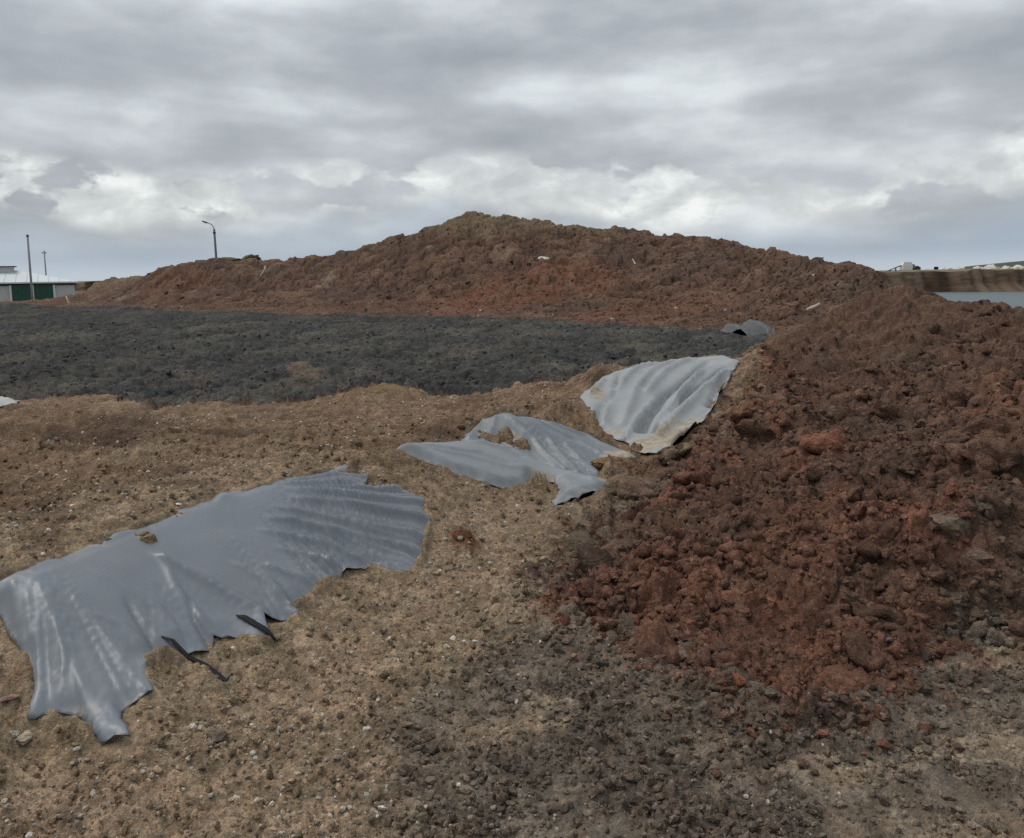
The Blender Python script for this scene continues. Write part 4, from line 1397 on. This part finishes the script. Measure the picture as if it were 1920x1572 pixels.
EH = ze - ZG
fd = (math.cos(math.radians(28)), math.sin(math.radians(28)))
cx0 = (146 - CX) / F * HD


def along(px):
    """local x on the facade (0 at the right corner) where the column of a pixel meets it"""
    u = (px - CX) / F * .995
    return -(cx0 - u * HD) / (fd[0] - fd[1] * u)


hall = tag(empty('storage_hall', (cx0, HD, ZG), math.radians(28)), 'long pale storage hall with green double gates behind the soil bank', 'hall')
LN = 60.0
DP = 14.0
MB().box(-LN, 0, 0, DP, 0, EH - .02).build('wall', M_WALL, hall)
o_ = .6
RH = EH + 1.9
rid = along(36)
rv = [(-LN - o_, -o_, EH), (o_, -o_, EH), (o_, DP + o_, EH), (-LN - o_, DP + o_, EH), (rid, DP / 2, RH), (-LN + 8, DP / 2, RH),
      (-LN - o_, -o_, EH - .22), (o_, -o_, EH - .22), (o_, DP + o_, EH - .22), (-LN - o_, DP + o_, EH - .22)]
rf = link_mesh('roof', rv, [(0, 1, 4, 5), (1, 2, 4), (2, 3, 5, 4), (3, 0, 5), (0, 6, 7, 1), (1, 7, 8, 2), (2, 8, 9, 3), (3, 9, 6, 0), (6, 9, 8, 7)], M_ROOF, hall, False)
for q in range(40):                                        # standing seams on the front slope
    x_ = -LN + 1 + q * 1.5
    tp = min(1.0, max(0.0, (o_ - x_) / (o_ - rid))) if x_ > rid else 1.0
    MB().tube([(x_, -o_, EH + .03), (x_, -o_ + tp * (DP / 2 + o_), EH + .03 + tp * (RH - EH))], [.045, .045], 5).build('seam', M_ROOF, rf)
MB().box(-LN + 9, along(26), DP / 2 - 1.4, DP / 2 + 1.4, RH - .6, RH + .55).build('roof_vent', M_WALL, rf)
MB().box(-LN + 8.6, along(31), DP / 2 - 1.8, DP / 2 + 1.8, RH + .55, RH + .70).build('vent_cap', M_DARK, rf)
MB().box(-LN, o_ * .5, -.12, -.004, EH - .55, EH - .23).build('eave_board', M_DARK, hall)
gz0 = P(60, 535, D=HD)[2] - ZG
for a, b_ in ((24.5, 62.5), (66.5, 103)):
    ga, gb = along(a), along(b_)
    g = MB().box(ga, gb, -.14, -.004, .05, gz0).build('gate', M_GREEN, hall)
    for q in range(5):                                     # ribs of the gate leaf
        xx = ga + (gb - ga) * (q + .5) / 5
        MB().box(xx - .05, xx + .05, -.19, -.142, .1, gz0 - .1).build('rib', M_GREEN, g)
for a in (22.8, 64.5, 104.5):
    c_ = along(a)
    MB().box(c_ - .13, c_ + .13, -.26, -.002, 0, gz0 + (.02 if a != 64.5 else .06)).build('gate_post', M_WHITE, hall)


def pole(name, px, top, D, lean, r0, r1, label, head):
    bx, by, _ = P(px, 528, D=D)
    tz = P(px, top, D=D)[2]
    root = tag(empty(name, (bx, by, ZG)), label, 'pole', 'utility poles by the hall')
    H = tz - ZG
    MB().tube([(0, 0, -.5), (-lean * H * .5, 0, H * .5), (-lean * H, 0, H)], [r0, (r0 + r1) / 2, r1], 10).build('shaft', M_CONC, root, True)
    if head:
        h = MB().box(-lean * H - .45, -lean * H + .35, -.06, .06, H - .55, H - .40).build('crossarm', M_STEEL, root)
        for s_ in (-.38, .28):
            MB().tube([(-lean * H + s_, 0, H - .398), (-lean * H + s_, 0, H - .24)], [.06, .04], 8).build('insulator', M_DARK, root, True)
    else:
        MB().tube([(-lean * H, 0, H - .25), (-lean * H, 0, H + .06)], [r1 * 1.35, r1 * 1.3], 10).build('cap', M_STEEL, root, True)
    return root


pole('utility_pole', 58, 441, 116, -.005, .17, .13, 'taller pale concrete pole standing in front of the green gates', False)
pole('utility_pole', 87, 470, 155, -.004, .15, .11, 'thinner shorter pole with small crossarm rising behind the hall roof', True)
bx, by, _ = P(405.5, 480, D=105)
lamp = tag(empty('street_lamp', (bx, by, ZG)), 'lone dark street lamp with curved arm above the mound ridge', 'street lamp')
H = P(405.5, 430, D=105)[2] - ZG
MB().tube([(0, 0, -.5), (.0, 0, H * .5), (-.08, 0, H)], [.17, .15, .13], 10).build('pole', M_STEEL, lamp, True)
aw = (405 - 388) / F * 105
am = MB().tube([(-.08, 0, H - .5), (-.10, 0, H + .15), (-.32, 0, H + .55), (-.62, 0, H + .72), (-aw + .25, 0, H + .84)], [.06, .055, .05, .05, .05], 8).build('arm', M_STEEL, lamp, True)
MB().tube([(-aw + .35, 0, H + .80), (-aw + .1, 0, H + .86), (-aw - .25, 0, H + 1.0), (-aw - .42, 0, H + 1.08)], [.06, .12, .11, .05], 10).build('lamp_head', M_STEEL, lamp, True)
MB().tube([(-.08, 0, H - .55), (-.08, 0, H - .35)], [.19, .19], 10).build('clamp', M_DARK, lamp, True)

# earth piles on the skyline behind the mound
for px, py, w, h, cl_, lab in ((424, 484, 1.0, .62, (.10, .088, .062), 'dark earth pile on the ridge just right of the street lamp'), (468, 483, .95, .85, (.10, .09, .06), 'pointed grey green earth pile on the mound ridge'),
                               (515, 489, 1.5, .6, (.10, .085, .065), 'long low earth pile on the ridge right of the pointed pile')):
    o = bpy.data.objects.new('earth_pile', CL_HI[(px // 7) % 12]); COL.objects.link(o)
    o.location = P(px, py + 5, D=74); o.scale = (w * 1.1, 1.0, h * 1.0); o.color = (*cl_, 1)
    o.rotation_euler = (0, 0, px * .37)
    tag(o, lab, 'earth pile', 'piles on the mound ridge')

# ------------------------------------------------------------------ far things beyond the quarry
M_PALE = plain_mat('pale_rubble', (.58, .56, .52), .9, .15, var=.25, scale=.6, bump=.4, bscale=.8)
FD = 430.0
fm_ = FD / F


def pile(px, py, w, h, seed, label):
    me = lump_mesh('rubble_pile', seed, 3, 1.0, .95)
    me.materials.append(M_PALE)
    o = bpy.data.objects.new('rubble_pile', me); COL.objects.link(o)
    p = P(px, 507, D=FD)
    o.location = (p[0], p[1], 1.0)
    o.scale = (w * fm_ * .62, w * fm_ * .5, h * fm_ * .95)
    tag(o, label, 'rubble pile', 'rubble piles beyond the quarry')


for px, w, h, lab in ((1706 + 32, 26, 4, 'flat pale rubble pile just right of the conveyor plant'), (1768, 22, 6, 'small pale rubble pile on the quarry rim, second from the conveyor plant'), (1800, 24, 8, 'whitish rubble pile in the middle of the quarry rim row'),
                      (1832, 22, 8, 'pale rubble pile left of the twin piles on the quarry rim'), (1858, 24, 12, 'taller whitish rubble pile, left of the twin piles at far right'), (1884, 20, 11, 'narrow whitish rubble pile beside the round one'),
                      (1910, 27, 15, 'round pale rubble pile, largest and rightmost on the quarry rim')):
    pile(px, 505, w, h, px, lab)
pl = tag(empty('conveyor_plant', (P(1690, 507, D=FD)[0], FD, 1.1)), 'far pale crushing plant with sloping conveyor boom on the quarry rim', 'plant')
MB().box(-.3 / 1, 5.0, -2, 2, 0, 3.4).prism([(-.3, 3.4), (5.0, 3.4), (4.4, 5.0), (.6, 5.0)], -1.8, 1.8).build('hopper', M_WHITE, pl)
MB().prism([(-8.2, .3), (-7.8, .1), (.2, 3.2), (.0, 3.6)], -.6, .6).build('conveyor_boom', M_STEEL, pl)
for q in (-6, -3):
    MB().box(q - .15, q + .15, -.5, .5, 0, (q + 8.2) * .39).build('leg', M_STEEL, pl)
MB().box(6.2, 9.5, -1.5, 1.5, 0, 2.0).prism([(6.0, 2.0), (9.7, 2.0), (7.9, 3.0)], -1.6, 1.6).build('cabin', M_DARK, pl)


def far_tree(px, D, h, seed, label):
    root = tag(empty('tree', (P(px, 507, D=D)[0], D, 1.0)), label, 'tree', 'trees beyond the quarry')
    r = random.Random(seed)
    MB().tube([(0, 0, -.3), (.1, 0, h * .45), (0, .1, h * .8)], [.22, .16, .06], 7).build('trunk', M_DARK, root)
    v, f = [], []
    for i in range(260):                                   # leaf clumps through the crown
        a = r.uniform(0, 6.28); e = r.uniform(-.6, 1); rr = h * .38 * r.random() ** .4
        c = Vector((math.cos(a) * rr, math.sin(a) * rr, h * .62 + e * h * .36 * (1 - .4 * rr / h)))
        n = Vector((r.gauss(0, 1), r.gauss(0, 1), r.gauss(0, 1))).normalized()
        t1 = n.orthogonal().normalized() * r.uniform(.18, .4); t2 = n.cross(t1).normalized() * r.uniform(.18, .4)
        b0 = len(v); v += [c - t1, c + t2, c + t1, c - t2]; f.append((b0, b0 + 1, b0 + 2, b0 + 3))
    link_mesh('crown', v, f, M_LEAF, root, False)


M_LEAF = plain_mat('dark_leaves', (.045, .060, .035), .8, .2, var=.4, scale=1.5)
far_tree(1709, 445, 4.2, 3, 'small dark tree beside the conveyor plant on the quarry rim')
far_tree(1755, 450, 2.6, 4, 'low dark bush tree between the plant and the rubble piles')
# low hill at the right edge
hu = np.linspace(0, 1, 60); hw = np.linspace(0, 1, 10)
A, B = np.meshgrid(hu, hw, indexing='xy')
hxx = P(1845, 500, D=700)[0] + A * 260
hz = 1.2 + np.sin(np.clip(A, 0, 1) * math.pi) ** .8 * np.sin(np.clip(B, 0, 1) * math.pi) * (9.5 + 1.2 * fbm(A * 100, B * 100, 9, 3, .5, 400))
ii = np.arange(A.size).reshape(A.shape)
q = np.stack([ii[:-1, :-1], ii[:-1, 1:], ii[1:, 1:], ii[1:, :-1]], -1).reshape(-1, 4)
tag(big_mesh('hill', np.stack([hxx, 700 + B * 120, hz], -1).reshape(-1, 3), q, M_SOIL, np.tile(C(.075, .085, .070), (A.size, 1))), 'low dark hill on the horizon at the right edge', kind='structure')

# ------------------------------------------------------------------ single stones, clods and litter
tick('singles')
M_STONE = soil_material('pale_stone', 'object')


def single(name, px, py, rad, color, label, cat, seed, flat=.6, mat=None, rz=None, stretch=1.3, D=None, sink=.25):
    """one stone or clod where the pixel shows it; rad in photo pixels"""
    x, y = hit(px, py) if D is None else P(px, py, D=D)[:2]
    s = rad * y / F
    me = lump_mesh(name, seed, 3, flat, .38, .1)
    me.materials.append(mat or M_STONE)
    o = bpy.data.objects.new(name, me); COL.objects.link(o)
    o.location = (x, y, settle(x, y, s, 35) + s * flat * (.25 - sink))
    o.scale = (s * stretch, s, s)
    o.rotation_euler = (random.uniform(-.2, .2), random.uniform(-.2, .2), random.uniform(0, .6) if rz is None else rz)
    o.color = (*color, 1)
    return tag(o, label, cat)


WHT = (.62, .58, .50)
single('stone', 688, 1368, 9, WHT, 'white round pebble at the bottom centre foreground', 'stone', 1, .8, stretch=1.0)
single('stone', 48, 1386, 17, (.52, .44, .32), 'largest pale stone in the bottom left corner below the sheet', 'stone', 2, .75)
single('stone', 26, 1376, 9, WHT, 'small white stone left of the large pale one, bottom left corner', 'stone', 3, .8)
single('stone', 10, 1314, 14, (.42, .27, .22), 'pinkish flat stone left of the large sheet at the left edge', 'stone', 4, .4, stretch=1.5)
single('stone', 1479, 1293, 10, WHT, 'whitish pebble at the toe of the red soil heap', 'stone', 5, .75)
single('stone', 1144, 1043, 12, (.46, .38, .29), 'pale flat stone in the red soil left of the heap', 'stone', 6, .5, stretch=1.5)
single('stone', 850, 1200, 7, WHT, 'small white pebble in the middle foreground', 'stone', 7, .8, stretch=1.1)
single('stone', 892, 1207, 6, WHT, 'tiny white pebble right of the middle foreground pebble', 'stone', 8, .8, stretch=1.1)
single('stone', 612, 1305, 7, (.45, .36, .29), 'pinkish grey pebble left of the bottom centre pebble', 'stone', 9, .8, stretch=1.1)
single('stone', 1806, 661, 10, (.72, .71, .66), 'bright white lump lying on the brown soil at far right', 'stone', 10, .7)
single('stone', 1660, 612, 8, (.55, .5, .45), 'pale flat fragment on the upper right soil', 'stone', 11, .4, stretch=1.6)
single('soil_clod', 1350, 1252, 40, (.24, .105, .065), 'smooth red clod at the toe of the heap', 'clod', 12, .6, M_CLOD)
single('soil_clod', 1255, 1198, 34, (.22, .165, .12), 'pale slab of dried clay on the front of the red heap', 'clod', 13, .35, M_CLOD, rz=.3, stretch=1.5)
single('soil_clod', 1432, 1250, 34, (.17, .145, .115), 'grey block of clay right of the smooth red clod', 'clod', 14, .6, M_CLOD)
single('soil_clod', 1130, 1240, 18, (.10, .088, .075), 'dark grey clod in the trodden ground before the heap', 'clod', 15, .7, M_CLOD)
single('soil_clod', 1268, 996, 28, (.23, .13, .09), 'pinkish flat clod on the left shoulder of the red heap', 'clod', 16, .35, M_CLOD, stretch=1.6)
single('soil_clod', 1058, 1052, 24, (.13, .07, .05), 'dark red clod at the left foot of the heap', 'clod', 17, .6, M_CLOD)
single('soil_clod', 1790, 965, 36, (.205, .16, .122), 'large pale cracked clay block on the right side of the heap', 'clod', 18, .8, M_CLOD, stretch=1.3, sink=.5)
single('soil_clod', 1862, 945, 30, (.19, .15, .115), 'pale clay block right of the large cracked one', 'clod', 19, .8, M_CLOD, sink=.5)
single('soil_clod', 1840, 1000, 28, (.185, .145, .112), 'pale clay block below the large cracked one', 'clod', 20, .8, M_CLOD, sink=.5)
single('soil_clod', 1788, 1078, 26, (.17, .13, .10), 'squarish grey brown clod low on the right side of the heap', 'clod', 21, .8, M_CLOD)
single('soil_clod', 1155, 880, 32, (.24, .150, .085), 'light brown earth lump lying against the creased sheet', 'clod', 22, .7, M_CLOD)
single('soil_clod', 868, 1018, 20, (.150, .075, .048), 'crumbly rust red lump on the sand between sheet and heap', 'clod', 23, .55, M_CLOD)
single('soil_clod', 402, 1384, 22, (.19, .155, .13), 'grey brown clod at the bottom edge right of the sheet tip', 'clod', 24, .6, M_CLOD)
single('soil_clod', 1545, 835, 46, (.22, .10, .065), 'rust red clod patch on the upper heap', 'clod', 25, .5, M_CLOD)
single('soil_clod', 705, 738, 52, (.20, .145, .085), 'rounded tan earth hump at the edge of the dark field', 'clod', 26, .42, M_CLOD, rz=0, stretch=1.25, D=12.9)
single('rag', 1021, 497, 9, (.55, .50, .46), 'whitish rag lying high on the mound face', 'rag', 27, .5, stretch=1.3, D=54)


def stick(name, p1, p2, D, r0, label, bend=.1, lift=.12):
    a = Vector(P(*p1, D=D)); b = Vector(P(*p2, D=D + .15))
    mid = (a + b) / 2 + Vector((bend * .3, -.1, bend * .2))
    o = MB().tube([a, a.lerp(mid, .6), mid, mid.lerp(b, .5), b], [r0, r0 * 1.15, r0 * 1.05, r0 * .9, r0 * .6], 8).build(name, M_WOOD, None, True)
    return tag(o, label, 'stick')


stick('stick', (134, 578), (124, 556), 68.5, .075, 'pale straight stick stuck in the low red bank at far left', .05)
stick('stick', (487, 522), (498, 499), 62.0, .07, 'bleached bent stick standing on the left slope of the mound', .5)
stick('stick', (1190, 508), (1186, 486), 52.0, .05, 'thin pale branch upright on the right slope of the mound', .3)
stick('stick', (1513, 582), (1537, 570), 31.5, .07, 'pale splintered board lying at the foot of the mound right of the far sheet', .1)


# ------------------------------------------------------------------ black strips of film under the large sheet
def strip(pts, widths, label, lift):
    w = hits(pts)
    V_, F_ = [], []
    n = 8
    for i, ((x, y), (rw, rh)) in enumerate(zip(w, widths)):
        j = min(i + 1, len(w) - 1); k = max(i - 1, 0)
        d = Vector((w[j][0] - w[k][0], w[j][1] - w[k][1], 0)).normalized(); s_ = Vector((-d.y, d.x, 0))
        zc = max(float(gz(x, y)), float(sheet_z('s1', np.array([x]), np.array([y]))[0]) if in_poly(np.array([x]), np.array([y]), SHEETS['s1'])[0] else -9) + lift[i]
        for q in range(n):
            a = 2 * math.pi * q / n
            V_.append(Vector((x, y, zc)) + s_ * math.cos(a) * rw + Vector((0, 0, 1)) * math.sin(a) * rh)
    for i in range(len(w) - 1):
        for q in range(n):
            F_.append((i * n + q, i * n + (q + 1) % n, (i + 1) * n + (q + 1) % n, (i + 1) * n + q))
    F_ += [tuple(reversed(range(n))), tuple((len(w) - 1) * n + q for q in range(n))]
    return tag(link_mesh('plastic_strip', V_, F_, M_BLACK), label, 'strip', 'black strips at the large sheet')


strip([(303, 1202), (325, 1213), (352, 1229), (385, 1250), (412, 1268), (424, 1276), (436, 1270)], [(.003, .002), (.012, .004), (.015, .005), (.014, .005), (.017, .006), (.018, .005), (.008, .004)],
      'long black plastic strip poking out from under the ragged sheet edge', [.002, .003, .004, .006, .004, .003, .006])
strip([(443, 1164), (458, 1170), (478, 1182), (500, 1198), (522, 1209)], [(.004, .002), (.018, .005), (.022, .006), (.017, .005), (.003, .002)], 'short black fold of plastic at the notch in the sheet edge', [.006, .014, .016, .012, .006])

tick('end')
